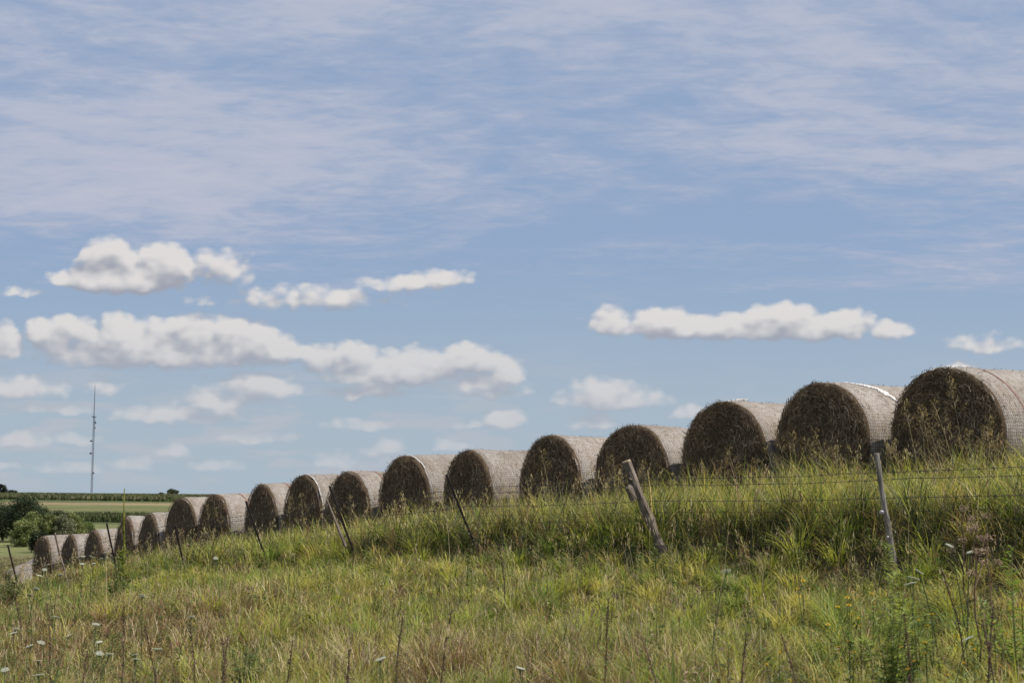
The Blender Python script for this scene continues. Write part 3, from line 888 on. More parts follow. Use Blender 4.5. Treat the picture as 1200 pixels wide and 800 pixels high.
    a = np.radians(g.uniform(-27, -14, n)); r = np.exp(g.uniform(np.log(34), np.log(190), n))
    x, y = r * np.sin(a), r * np.cos(a); z = ground_z(x, y)
    C = np.array([.17, .155, .07]) * g.uniform(.6, 1.35, n)[:, None] * (.7 + .6 * fbm(x * .1, y * .1, 91, 3))[:, None]
    V, Q, Cv = blades(np.stack([x, y, z], 1), g.uniform(.08, .25, n), g.uniform(0, 6.28, n), g.uniform(.1, .6, n), .012 * (r / 34) ** .9, C)
    o = mesh_np('pasture_grass', V, Q, M_GRASS, None, Cv)
    prop(o, 'short dry olive pasture grass on the low ground past the row of bales', 'grass', kind='stuff')

    # broad leaved undergrowth between the grass
    n = 5600
    x, y, r = scatter(n, g, 6, 30)
    t, s = ts(x, y); u = x / y
    fr = 1 - smooth(-7.6, -5.8, s)
    pr = .10 + .75 * fr * smooth(.45, .6, fbm(x * .6, y * .6, 95, 3)) + .30 * smooth(-5.2, -4.5, s) * (1 - smooth(-3.0, -2.7, s)) + .25 * smooth(-.2, -.32, u)
    keep = (s < -1.0) & (s > -13) & (g.uniform(0, 1, n) < pr)
    x, y, r = x[keep], y[keep], r[keep]; n = len(x)
    m = 40
    hh = g.uniform(.12, .38, n)
    f = g.uniform(.15, 1, (n, m))
    ph = g.uniform(0, 2 * PI, (n, m)); rad = (.03 + .07 * g.uniform(0, 1, (n, m)))
    X = x[:, None] + np.cos(ph) * .015; Yy = y[:, None] + np.sin(ph) * .015
    Z = ground_z(x, y)[:, None] + hh[:, None] * f
    kind = g.uniform(0, 1, n)
    base = np.where((kind < .55)[:, None], np.array([[.11, .15, .045]]), np.where((kind < .78)[:, None], np.array([[.20, .22, .065]]), np.array([[.25, .19, .11]])))
    base = base * g.uniform(.7, 1.3, n)[:, None]
    k = n * m
    L = (g.uniform(.014, .046, (n, m))).ravel()
    Cc = np.repeat(base, m, 0) * g.uniform(.75, 1.25, k)[:, None]
    p0 = np.stack([X.ravel(), Yy.ravel(), Z.ravel()], 1)
    d = np.stack([np.cos(ph.ravel()), np.sin(ph.ravel()), g.uniform(-.3, .8, k)], 1); d /= np.linalg.norm(d, axis=1)[:, None]
    sd = np.stack([-np.sin(ph.ravel()), np.cos(ph.ravel()), g.normal(0, .35, k)], 1)
    wv = L * g.uniform(.12, .30, k)
    V = np.stack([p0, p0 + d * (L * .45)[:, None] + sd * wv[:, None], p0 + d * L[:, None] - np.array([0, 0, 1]) * (L * .2)[:, None], p0 + d * (L * .45)[:, None] - sd * wv[:, None]], 1).reshape(-1, 3)
    Q = np.arange(k * 4).reshape(-1, 4)
    # stems
    V3, Q3, C3 = blades(np.stack([x, y, ground_z(x, y)], 1), hh * 1.02, g.uniform(0, 6.28, n), 0 * hh + .02, 0 * hh + .006, base * .8 + np.array([.03, .015, .01]))
    o = mesh_np('undergrowth', np.vstack([V, V3]), np.vstack([Q, Q3 + len(V)]), M_LEAF, None, np.vstack([np.repeat(Cc, 4, 0), C3]))
    prop(o, 'low green and brownish leafy weeds mixed into the grass', 'undergrowth', kind='stuff')
build_grass()

# ------------------------------------------------------------------ single plants
def make_carrot(seed, H):
    g = np.random.default_rng(seed)
    root = empty('wild_carrot', (0, 0, 0))
    st = MB(); lean = g.normal(0, .05, 2)
    P = np.array([(lean[0] * H * q * q, lean[1] * H * q * q, H * q) for q in np.linspace(0, 1, 6)])
    st.tube(P, np.linspace(.004, .0025, 6), 5, (.09, .11, .045))
    for i in range(9):
        q = g.uniform(.1, .7); a = g.uniform(0, 6.28); p = P[0] + (P[-1] - P[0]) * q
        for j in range(4):
            st.leaf(p + np.array([math.cos(a), math.sin(a), .5]) * .02 * j, (math.cos(a + g.normal(0, .7)), math.sin(a + g.normal(0, .7)), .4), (0, 0, 1), .05, .012, (.07, .10, .03))
    st.build('stem', M_STEM, root)
    fl = MB(); top = P[-1]; Rr = g.uniform(.019, .032); tilt = np.array([g.normal(0, .3), g.normal(-.25, .3)])
    for i in range(34):
        rr = Rr * math.sqrt((i + .5) / 34); a = i * 2.39996
        p = top + np.array([rr * math.cos(a), rr * math.sin(a), .012 - 3.0 * rr * rr + tilt[0] * rr * math.cos(a) + tilt[1] * rr * math.sin(a)])
        fl.ell(p, (.005, .005, .0035), np.array([.56, .57, .47]) * g.uniform(.85, 1.05), 6, 3)
        if i % 4 == 0: fl.tube([top - (0, 0, .03), p], .0012, 3, (.25, .3, .15), cap=False)
    fl.build('flower_head', M_PETAL, root)
    return root
CARROT = [(95, 661), (110, 655), (32, 690), (40, 698), (62, 724), (63, 746), (67, 753), (50, 775), (48, 793), (7, 788), (3, 738), (110, 754), (110, 732),
          (128, 768), (108, 768), (163, 773), (183, 763), (168, 698), (207, 725), (39, 661), (58, 662), (63, 674), (64, 668),
          (106, 661), (97, 652), (90, 646), (107, 652), (103, 633), (43, 675), (120, 642), (443, 777), (617, 787), (1065, 679), (1098, 671), (1127, 640),
          (1130, 648), (1073, 686), (1107, 751), (832, 671), (158, 768), (20, 742), (260, 655), (28, 760)]
protos = []
for i, (px, py) in enumerate(CARROT):
    H = .62 if py < 700 else .5
    p = find(px, py, H)
    if i < 4:
        o = make_carrot(200 + i, 1.0); protos.append(o)
        o.scale = (1, 1, 1)
    else:
        o = copy_tree(protos[i % 4], (0, 0, 0), random.uniform(0, 6.28))
    o.location = p; o.scale = (1, 1, H)
    zone = 'below the pale thin post' if px > 1000 else ('below the middle bales' if px > 400 else ('by the small far bales' if py < 700 else 'in the near brownish weeds'))
    prop(o, 'white flat-topped wild carrot flower in the grass ' + zone, 'wildflower', 'wild carrot flowers ' + zone)

def make_yellow(seed, H):
    g = np.random.default_rng(seed)
    root = empty('yellow_flower', (0, 0, 0))
    st = MB(); fl = MB()
    for b_ in range(3):
        a = g.uniform(0, 6.28); e = np.array([math.cos(a) * .06 * b_, math.sin(a) * .06 * b_, H * (1 - .13 * b_)])
        P = np.array([(e[0] * q ** 1.5, e[1] * q ** 1.5, e[2] * q) for q in np.linspace(0, 1, 5)])
        st.tube(P, np.linspace(.003, .0018, 5), 4, (.075, .10, .03))
        for i in range(7):
            q = g.uniform(.2, .9); aa = g.uniform(0, 6.28)
            st.leaf(P[0] + (P[-1] - P[0]) * q, (math.cos(aa), math.sin(aa), .4), (0, 0, 1), .05, .012, (.08, .115, .03))
        for i in range(8):
            aa = i * PI / 4
            fl.leaf(e, (math.cos(aa), math.sin(aa) * .6 - .3, .75 * math.sin(aa) + .2), (0, -1, .5), .017, .010, (.90, .64, .04))
        fl.ell(e + (0, -.004, .006), (.008, .008, .005), (.45, .24, .03), 6, 3)
    st.build('stem', M_STEM, root); fl.build('blossom', M_PETAL, root)
    return root
YEL = [(993, 701), (995, 710), (941, 681), (1008, 733), (1092, 720), (1076, 727), (1085, 753), (1057, 760), (1141, 763), (1165, 730), (1197, 708), (1022, 696),
       (995, 752), (913, 766)]
yp = []
for i, (px, py) in enumerate(YEL):
    p = find(px, py, .42)
    if i < 3: o = make_yellow(300 + i, 1.0); yp.append(o)
    else: o = copy_tree(yp[i % 3], (0, 0, 0), random.uniform(0, 6.28))
    o.location = p; o.scale = (1, 1, .42)
    prop(o, 'small yellow wildflower in the green weeds below the pale thin fence post', 'wildflower', 'small yellow wildflowers')

def make_dock(seed, H):
    g = np.random.default_rng(seed); root = empty('dry_stalk', (0, 0, 0))
    st = MB(); lean = g.normal(0, .06, 2)
    P = np.array([(lean[0] * q * q + g.normal(0, .004), lean[1] * q * q, H * q) for q in np.linspace(0, 1, 8)])
    st.tube(P, np.linspace(.0045, .0022, 8), 5, (.11, .075, .05)); st.build('stem', M_STEM, root)
    sp = MB()
    for i in range(130):
        q = g.uniform(.42, 1.0); p = P[0] + (P[-1] - P[0]) * q + np.array([lean[0], lean[1], 0]) * (q * q - q) * .9
        a = g.uniform(0, 6.28); rr = g.uniform(.002, .018) * (1.1 - .5 * q) * (1 + .6 * math.sin(q * 40))
        sp.ell(p + (math.cos(a) * rr, math.sin(a) * rr, 0), (.0035, .0035, .0045), np.array([.12, .075, .05]) * g.uniform(.7, 1.5), 5, 3)
    sp.build('seed_spike', M_STEM, root)
    return root
DOCK = [(30, 690), (63, 707), (147, 710), (92, 757), (190, 730), (233, 730), (258, 747), (333, 750), (515, 713), (463, 713), (405, 760), (708, 700), (788, 745),
        (1152, 713), (1067, 720), (1170, 727), (952, 747), (862, 743), (268, 752), (593, 640), (1128, 660)]
dp = []
for i, (px, py) in enumerate(DOCK):
    H = .66
    p = find(px, py, H)
    if i < 4: o = make_dock(400 + i, 1.0); dp.append(o)
    else: o = copy_tree(dp[i % 4], (0, 0, 0), random.uniform(0, 6.28))
    o.location = p; o.scale = (1, 1, H)
    zone = 'between the steel post and the thick post' if abs(px - 593) < 2 else ('among brownish weeds low beside the wild carrots' if px < 450 else ('below the thick leaning post' if px < 900 else 'among yellow flowers below the pale thin post'))
    prop(o, 'dark dried weed stalk with seed spike ' + zone, 'weed stalk', 'dark dried weed stalks ' + zone)

# dry flat flower heads at the right end of the bank
def make_dryumbel(seed, H):
    g = np.random.default_rng(seed); root = empty('dry_umbel_weed', (0, 0, 0)); st = MB(); hds = []
    P = np.array([(g.normal(0, .008), g.normal(0, .008), H * q) for q in np.linspace(0, 1, 7)])
    st.tube(P, np.linspace(.005, .003, 7), 5, (.17, .11, .07))
    for b_ in range(5):
        q = .62 + .09 * b_; p = P[0] + (P[-1] - P[0]) * q; a = g.uniform(0, 6.28); L = .11 * (1.25 - q)
        e = p + np.array([math.cos(a) * L * 2.2, math.sin(a) * L * 2.2, .10 + L])
        st.tube([p, (p + e) / 2 + (0, 0, -.01), e], .002, 4, (.17, .115, .075))
        hd = MB(); hds.append(hd)
        for i in range(45):
            rr = .03 * math.sqrt(g.uniform(0, 1)); aa = g.uniform(0, 6.28)
            hd.ell(e + (rr * math.cos(aa), rr * math.sin(aa), g.normal(0, .013) - rr * rr * 6), (.005, .005, .004), np.array([.36, .265, .17]) * g.uniform(.6, 1.3), 5, 3)
    st.build('stem', M_STEM, root)
    for hd in hds: hd.build('flower_head', M_STEM, root)
    return root
du = None
for i, (px, py) in enumerate([(1128, 612), (1142, 636), (1156, 622)]):
    p = find(px, py, .78)
    if du is None: o = du = make_dryumbel(500, 1.0)
    else: o = copy_tree(du, (0, 0, 0), random.uniform(0, 6.28))
    o.location = p; o.scale = (1, 1, .78)
    prop(o, 'dry brown weed with flat seed heads in the bank grass past the pale post', 'weed', 'dry flat-headed weeds')

# tall yellow-green flower stalk
g = np.random.default_rng(8)
p = find(143, 690, .0); topz = at(143, 573, p[1])[2]; H = topz - p[2]
root = empty('flower_stalk', p); st = MB(); lf = MB()
P = np.array([(.012 * math.sin(q * 5), 0, H * q) for q in np.linspace(0, 1, 10)])
st.tube(P, np.linspace(.011, .006, 10), 6, (.28, .29, .075)); st.build('stem', M_STEM, root)
for i in range(260):
    q = g.uniform(.28, 1) ** .9; a = g.uniform(0, 6.28); pp = np.array([.012 * math.sin(q * 5), 0, H * q])
    L = (.022 + .05 * (1 - q)) * g.uniform(.6, 1.2)
    lf.leaf(pp, (math.cos(a), math.sin(a), 1.2), (math.cos(a), math.sin(a), -.3), L, L * .4, np.array([.30, .31, .07]) * g.uniform(.7, 1.2))
for i in range(120):
    q = g.uniform(.0, .38); a = g.uniform(0, 6.28); L = g.uniform(.07, .16)
    lf.leaf((0, 0, H * q), (math.cos(a), math.sin(a), .6), (0, 0, 1), L, L * .25, np.array([.19, .22, .055]) * g.uniform(.6, 1.2))
lf.build('leaves', M_LEAF, root)
prop(root, 'tall slender yellow-green flower stalk rising in front of the small far bales', 'wildflower')

def make_bush(name, px, py, H, W, cols, label, n=900, leafL=.06, slim=.26):
    g = np.random.default_rng(int(px))
    p = find(px, py, H); root = empty(name, p); st = MB(); lf = MB()
    for b_ in range(9):
        a = g.uniform(0, 6.28); e = np.array([math.cos(a) * W * g.uniform(.3, 1.3), math.sin(a) * W * g.uniform(.3, 1.3), H * g.uniform(.45, .95)])
        if b_ == 0: e = np.array([0, 0, H])
        P = np.array([(e[0] * q ** 1.4, e[1] * q ** 1.4, e[2] * q) for q in np.linspace(0, 1, 6)])
        st.tube(P, np.linspace(.004, .0015, 6), 4, (.20, .21, .085))
        for i in range(n // 9):
            q = g.uniform(.15, 1); aa = g.uniform(0, 6.28)
            pp = np.array([e[0] * q ** 1.4, e[1] * q ** 1.4, e[2] * q]); L = leafL * g.uniform(.6, 1.3) * (1.15 - .5 * q)
            lf.leaf(pp, (math.cos(aa), math.sin(aa), g.uniform(-.1, .9)), (0, 0, 1), L, L * slim, np.array(cols[g.integers(len(cols))]) * 2.1 * g.uniform(.7, 1.25))
    st.build('stem', M_STEM, root); lf.build('leaves', M_LEAF, root)
    prop(root, label, 'weed')
make_bush('leafy_weed', 136, 652, .62, .16, [(.035, .055, .02), (.05, .075, .025)], 'dark green bushy weed at the foot of the tall yellow-green stalk', 800)
make_bush('leafy_weed', 1041, 640, .85, .20, [(.13, .16, .05), (.16, .19, .06), (.10, .13, .04)], 'pale green feathery weed standing under the pale thin fence post', 1500, .065, .17)
make_bush('leafy_weed', 288, 755, .38, .14, [(.055, .085, .03), (.075, .10, .04)], 'grey-green leafy weed clump beside dark dried stalks in the near grass', 900, .05)
make_bush('leafy_weed', 1185, 640, .75, .22, [(.10, .15, .035), (.13, .18, .04)], 'bright green broad weed past the dry brown seed heads', 520, .075, .2)
make_bush('leafy_weed', 10, 668, .6, .35, [(.05, .065, .028), (.065, .08, .032)], 'dark bush beside the last fence post at the low end of the fence', 1200, .09)
make_bush('leafy_weed', 1008, 700, .45, .25, [(.075, .12, .025), (.10, .15, .03)], 'green weed clump beside the yellow flowers below the pale fence post', 800, .035)
make_bush('leafy_weed', 645, 655, .55, .16, [(.09, .12, .035), (.12, .15, .04)], 'green leafy weed on the bank between steel post and thick post', 320, .05)

# tall seeding grass stalks in front of the big bales
def make_panicle(seed, H):
    g = np.random.default_rng(seed); root = empty('tall_grass_stalk', (0, 0, 0)); st = MB(); hd = MB()
    ln = g.normal(-.10, .09); P = np.array([(ln * q * q, .03 * q, H * q) for q in np.linspace(0, 1, 9)])
    st.tube(P, np.linspace(.0035, .0015, 9), 4, (.30, .25, .13))
    for i in range(3):
        a = g.uniform(0, 6.28); st.leaf(P[2 + i], (math.cos(a), math.sin(a), .8), (0, 0, 1), .28, .010, (.17, .19, .07))
    st.build('stem', M_STEM, root)
    for i in range(26):
        q = g.uniform(.70, 1.0); a = g.uniform(0, 6.28); p = np.array([ln * q * q, .03 * q, H * q]); L = .14 * (1.08 - q) / .38 * g.uniform(.4, 1.1)
        e = p + np.array([math.cos(a) * L, math.sin(a) * L, .05 + .3 * L])
        hd.tube([p, e], .0011, 3, (.28, .22, .13), cap=False)
        for j in range(4):
            d = np.array([math.cos(a) + g.normal(0, .4), math.sin(a) + g.normal(0, .4), -.2 + g.normal(0, .5)])
            hd.leaf(p + (e - p) * g.uniform(.5, 1), d, (0, 0, 1), .026, .008, np.array([.36, .28, .17]) * g.uniform(.7, 1.2))
    hd.build('seed_head', M_LEAF, root)
    return root
PAN = [(1075, 470), (1083, 478), (1090, 486), (1118, 472), (1128, 447), (1155, 500), (1165, 508), (925, 500), (937, 508), (948, 515), (960, 520), (975, 505), (990, 525),
       (845, 540), (830, 552), (868, 525), (722, 535), (752, 540), (700, 550), (1060, 520), (1105, 505), (1180, 520), (893, 540), (910, 520), (646, 528), (590, 585),
       (415, 582), (265, 596), (250, 592), (340, 582), (357, 580), (150, 618), (1170, 490), (1140, 505)]
pp_ = []
for i, (px, py) in enumerate(PAN):
    H = 1.0 if px > 600 else .8
    Yp = BALES[0][1]
    # stand them just in front of the bale ends
    r = ray(px, py); Ys = np.arange(8, 40, .05); X = r[0] / r[1] * Ys; tt_, ss_ = ts(X, Ys)
    i0 = np.where(ss_ > (-.75 if i % 3 else -1.6))[0][0]; x, y = X[i0], Ys[i0]; zg = float(ground_z(np.array(x), np.array(y)))
    H = max(.5, min(1.35, r[2] / r[1] * y - zg))
    if i < 4: o = make_panicle(600 + i, 1.0); pp_.append(o)
    else: o = copy_tree(pp_[i % 4], (0, 0, 0), random.uniform(-1, 1))
    o.location = (x, y, zg); o.scale = (1, 1, H)
    which = 'highest bale' if px > 1040 else ('bale with the white net strip' if px > 905 else ('bale with white net tufts' if px > 790 else ('bale behind the thick leaning post' if px > 690 else 'middle and far bales')))
    prop(o, 'thin dry grass stalk with loose seed head before the ' + which, 'grass stalk', 'tall grass stalks before the ' + which)

# ------------------------------------------------------------------ trees
def make_tree(px, py_top, py_base, width_px, Y, cols, label, name='leafy_tree', n=3200, leaf=.30, trunk_frac=.2, seed=1, nclump=55, group=None):
    g = np.random.default_rng(seed)
    base = at(px, py_base, Y)
    x, y = base[0], base[1]; zg = float(ground_z(np.array(x), np.array(y)))
    H = at(px, py_top, Y)[2] - zg; W = width_px / F * Y / 2
    root = empty(name, (x, y, zg))
    tb = MB()
    P = np.array([(.03 * H * math.sin(q * 3 + seed), .02 * H * q, H * .7 * q) for q in np.linspace(0, 1, 7)])
    tb.tube(P, np.linspace(.035, .012, 7) * H, 8, rough=.1)
    cl = []
    zc = H * (trunk_frac + (1 - trunk_frac) * .5); hz = H * (1 - trunk_frac) * .5
    while len(cl) < nclump:
        v = g.normal(0, 1, 3); v /= np.linalg.norm(v); q = g.uniform(.45, 1) ** .5
        p = np.array([v[0] * W * q, v[1] * W * q, zc + v[2] * hz * q])
        if v[2] < -.3 and g.uniform() < .4: continue
        cl.append(p)
    for p in cl[:12]:
        a = P[g.integers(2, 6)]; tb.tube([a, (a + p) / 2 + (0, 0, -.04 * H), p], [.014 * H, .008 * H, .003 * H], 5)
    tb.build('trunk', M_BARK, root)
    nl = int(n * 3.0) // nclump; V = []; C = []
    cw = min(W, hz) * .44
    for p in cl:
        tone = np.array(cols[g.integers(len(cols))]) * g.uniform(.75, 1.25)
        q = g.normal(0, 1, (nl, 3)); q /= np.linalg.norm(q, axis=1)[:, None]; q *= (g.uniform(0, 1, nl) ** .4)[:, None] * cw * g.uniform(.7, 1.3) * np.array([1.15, 1.15, .8])
        c = p + q
        a = g.normal(0, 1, (nl, 3)); a /= np.linalg.norm(a, axis=1)[:, None]
        b = np.cross(a, g.normal(0, 1, (nl, 3))); b /= np.linalg.norm(b, axis=1)[:, None]
        L = leaf * g.uniform(.6, 1.2, nl)[:, None]
        V.append(np.stack([c - a * L * .5, c + b * L * .3, c + a * L * .5, c - b * L * .3], 1).reshape(-1, 3))
        C.append(np.repeat(tone * g.uniform(.75, 1.25, nl)[:, None], 4, 0))
    V = np.vstack(V); C = np.vstack(C)
    V[:, 2] = np.maximum(V[:, 2], .05)
    mesh_np('crown', V, np.arange(len(V)).reshape(-1, 4), M_TREE, root, C)
    prop(root, label, 'tree' if 'tree' in name else 'bush', group)
    return root
DK = [(.035, .05, .022), (.045, .062, .026), (.028, .04, .018)]
LG = [(.17, .195, .07), (.21, .23, .085), (.14, .165, .06)]
GY = [(.20, .20, .12), (.17, .18, .10)]
make_tree(29, 583.5, 629, 44, 262, DK, 'large dark round-crowned tree behind the pale willow bushes', seed=2, n=6000, nclump=80, trunk_frac=.08)
make_tree(3, 590, 629, 22, 268, DK, 'dark tree cut off by the picture edge beside the large dark tree', seed=3, n=3000, trunk_frac=.08)
make_tree(-12, 585, 631, 30, 265, DK, 'dark tree mostly outside the picture past its edge beside other dark trees', seed=13, n=2500, trunk_frac=.08)
make_tree(28, 611, 634, 27, 238, LG, 'low light green willow bush nearest the pasture at the foot of the large dark tree', 'willow_bush', seed=4, n=3000, trunk_frac=.02)
make_tree(40, 602, 633, 26, 246, LG, 'tall light green willow bush with rounded top in front of the large dark tree', 'willow_bush', seed=5, n=3500, trunk_frac=.02)
make_tree(57, 603, 633, 22, 244, LG, 'light green willow bush in the middle of the bush group', 'willow_bush', seed=6, n=3000, trunk_frac=.02)
make_tree(75, 605, 633, 20, 243, GY, 'grey-green willow bush between two brighter green bushes', 'willow_bush', seed=7, n=2800, trunk_frac=.02)
make_tree(84, 602, 628, 18, 250, LG, 'light green bush standing behind the grey-green willow', 'willow_bush', seed=17, n=2200, trunk_frac=.02)
make_tree(91, 606, 626, 17, 252, LG, 'light green bush nearest the dark cornfield edge', 'willow_bush', seed=8, n=2500, trunk_frac=.02)
make_tree(103, 612, 624, 14, 275, [(.13, .17, .05), (.11, .145, .045)], 'small bright green bush at the grassy field edge', 'field_bush', seed=9, n=1500, trunk_frac=.02)
make_tree(66, 598, 622, 21, 300, [(.04, .05, .022), (.05, .06, .026)], 'dark olive tree half hidden behind the willow bushes', seed=10, n=2200, trunk_frac=.02)
make_tree(46, 624, 641, 20, 210, [(.03, .045, .02), (.04, .055, .022)], 'low dark shrub in front of the willow bushes beside the small bales', 'dark_bush', seed=11, n=1800, trunk_frac=.02)
def skyline(px, top, base, w, seed, cols, label):
    make_tree(px, top, base, w, 1030, cols, label, seed=seed, n=900, leaf=1.1, trunk_frac=.05, nclump=26)
SK = [(.035, .045, .03), (.045, .055, .035)]
skyline(1, 568, 580, 11, 21, SK, 'dark tree on the skyline cut by the picture edge')
skyline(14, 574, 580, 11, 22, SK, 'small dark tree on the skyline beyond the large dark tree')
skyline(174, 578.5, 584, 9, 23, SK, 'low dark skyline tree first in the group beyond the red-banded bale')
skyline(188, 577, 584, 10, 24, [(.085, .09, .05)], 'pale olive skyline tree beside the tallest one of its group')
skyline(202, 573.5, 584, 14, 25, [(.075, .085, .045), (.09, .095, .05)], 'tallest pale olive tree of the skyline group above the cornfield')
skyline(216, 580.5, 585, 9, 26, SK, 'low dark skyline tree last in the group just over the bale top')

# ------------------------------------------------------------------ cornfields
def corn(name, x0, x1, y0, y1, rowgap, step, hgt, cols, label, seed, nq=3, tassel=.25):
    g = np.random.default_rng(seed)
    rows = np.arange(y0, y1, rowgap); V = []; C = []
    for ry in rows:
        x = np.arange(x0, x1, step); n = len(x)
        x = x + g.normal(0, step * .3, n); y = ry + g.normal(0, .2, n) + 0 * x
        z = ground_z(x, y)
        hh = hgt * g.uniform(.9, 1.06, n) * (.94 + .12 * fbm(x * .05, y * .05, seed, 2))
        for q in range(nq):
            a = g.uniform(0, PI, n); w = step * g.uniform(.35, .8, n)
            z0 = z + hh * (q / nq) * .9; z1 = z + hh * ((q + 1) / nq)
            dx, dy = np.cos(a) * w, np.sin(a) * w
            top = (q == nq - 1)
            wt = .35 if top else 1.0
            V.append(np.stack([np.stack([x - dx, y - dy, z0], 1), np.stack([x + dx, y + dy, z0 + .15], 1), np.stack([x + dx * wt, y + dy * wt, z1], 1), np.stack([x - dx * wt, y - dy * wt, z1 - .1], 1)], 1).reshape(-1, 3))
            c = np.array(cols[0]) * g.uniform(.7, 1.3, n)[:, None]
            if top: c = np.where((g.uniform(0, 1, n) < tassel)[:, None], np.array(cols[1]) * g.uniform(.8, 1.2, n)[:, None], c)
            C.append(np.repeat(c, 4, 0))
    V = np.vstack(V); C = np.vstack(C)
    o = mesh_np(name, V, np.arange(len(V)).reshape(-1, 4), M_CORN, None, C)
    prop(o, label, 'cornfield', kind='stuff')
corn('corn_field', -133, -40, 396, 421, 1.5, .45, 2.5, [(.075, .095, .036), (.13, .135, .06)], 'dark green strip of standing corn beside the willow bushes', 1, 3, .15)
corn('corn_field', -320, -110, 690, 815, 2.2, .9, 2.5, [(.085, .105, .042), (.20, .185, .10)], 'green cornfield with pale tassels along the skyline', 2, 2, .45)

# ------------------------------------------------------------------ radio mast
YM = 905.0
mb_ = at(106.8, 583, YM); zg = float(ground_z(np.array(mb_[0]), np.array(mb_[1])))
mast = empty('radio_mast', (mb_[0], mb_[1], zg)); prop(mast, 'tall thin grey lattice radio mast with antennas standing on the skyline', 'radio mast')
def mz(py): return at(107, py, YM)[2] - zg
Ht = mz(487); wd = .55
lat = MB()
for k in range(3):
    a = k * 2 * PI / 3 + .3
    lat.tube([(wd * math.cos(a), wd * math.sin(a), 0), (wd * math.cos(a), wd * math.sin(a), Ht)], .2, 5)
nb = 44
for i in range(nb):
    z0, z1 = Ht * i / nb, Ht * (i + 1) / nb
    for k in range(3):
        a, b = k * 2 * PI / 3 + .3, ((k + 1) % 3) * 2 * PI / 3 + .3
        lat.tube([(wd * math.cos(a), wd * math.sin(a), z0), (wd * math.cos(b), wd * math.sin(b), z1)], .07, 3, cap=False)
lat.build('lattice', M_MAST, mast)
sp = MB(); sp.tube([(0, 0, Ht - 1), (0, 0, mz(462)), (0, 0, mz(451))], [.32, .22, .12], 6); sp.build('spire', M_MAST, mast)
for py, off, sz in ((488, 0, 1.2), (495, 1.2, 1.0), (501, 1.1, .7), (516.5, -1.1, .9), (531, -1.1, .95), (554, 1.1, .9)):
    an = MB(); z = mz(py)
    if off == 0: an.tube([(-1.7, 0, z), (1.7, 0, z)], .22, 6); an.ell((0, 0, z), (.9, .9, .6))
    else:
        an.tube([(0, 0, z), (off, -.4, z)], .15, 5)
        an.tube([(off, -1.0, z), (off, -.35, z)], [sz * .75, sz * .35], 12); an.ell((off, -.4, z), (sz * .7, .4, sz * .7))
    an.build('antenna', M_MAST, mast)

# ------------------------------------------------------------------ sky with clouds
SUN_EL = R_(53); SUN_H = np.array([1.0, -.10]); SUN_H = SUN_H / np.linalg.norm(SUN_H)
SUN_DIR = np.array([SUN_H[0] * math.cos(SUN_EL), SUN_H[1] * math.cos(SUN_EL), math.sin(SUN_EL)])
def uv(px, py):
    r = ray(px, py); return r[0] / r[1], r[2] / r[1]
#          x    y(base-ish centre) half w, half h, strength
CLOUDS = [(126, 303, 36, 26, 1.1), (108, 322, 48, 18, 1.1), (190, 309, 42, 28, 1.1), (158, 322, 78, 24, 1.25), (78, 326, 30, 12, .8), (256, 312, 46, 24, .50),
          (48, 388, 26, 16, .9), (88, 388, 34, 20, 1.0), (144, 389, 40, 25, 1.1), (184, 394, 38, 24, 1.1), (228, 391, 40, 25, 1.1), (271, 390, 36, 23, 1.1), (302, 400, 36, 24, 1.1), (326, 412, 30, 20, 1.0),
          (185, 408, 150, 30, 1.3), (80, 402, 56, 20, 1.0),
          (372, 420, 34, 18, .95), (414, 420, 36, 20, 1.0), (474, 424, 38, 22, 1.0), (511, 430, 34, 20, 1.0), (540, 422, 36, 24, 1.05), (562, 424, 30, 20, 1.0), (594, 434, 24, 18, .9),
          (475, 434, 110, 22, 1.15), (436, 456, 56, 13, .9), (560, 448, 60, 16, .85), (575, 458, 50, 9, .6),
          (480, 332, 62, 12, .62), (525, 326, 36, 12, .68),
          (718, 376, 28, 20, .9), (778, 376, 42, 17, .95), (843, 380, 40, 16, .9), (888, 377, 36, 17, .95), (934, 376, 50, 22, 1.05), (990, 380, 50, 20, 1.0), (1040, 387, 32, 14, .85),
          (870, 383, 180, 18, 1.1),
          (700, 463, 58, 20, .95), (745, 466, 52, 12, .6), (697, 493, 32, 14, .85), (586, 489, 30, 16, .95), (555, 497, 36, 7, .6), (300, 452, 66, 20, .92),
          (215, 485, 90, 15, .82), (250, 470, 40, 12, .8), (28, 455, 52, 17, .92), (2, 398, 20, 28, .95), (22, 517, 52, 12, .85), (1160, 403, 52, 12, .55), (812, 481, 28, 12, .9),
          (208, 526, 22, 10, .8), (85, 548, 46, 8, .7), (300, 512, 46, 9, .68), (418, 498, 38, 8, .5), (450, 525, 30, 12, .72), (528, 522, 22, 10, .75), (395, 538, 40, 12, .7), (250, 545, 40, 8, .62),
          (125, 452, 26, 12, .5), (150, 545, 30, 10, .62), (20, 340, 30, 6, .45), (355, 350, 110, 14, .42), (90, 515, 40, 8, .5), (5, 545, 30, 7, .6), (640, 520, 30, 7, .5), (60, 478, 60, 6, .45),
          (1118, 430, 30, 5, .5),
          (-120, 420, 120, 30, 1.0), (-230, 350, 90, 30, .9), (1330, 410, 120, 26, .9), (1450, 470, 120, 24, .9), (-150, 520, 120, 14, .8), (1320, 520, 100, 12, .7)]

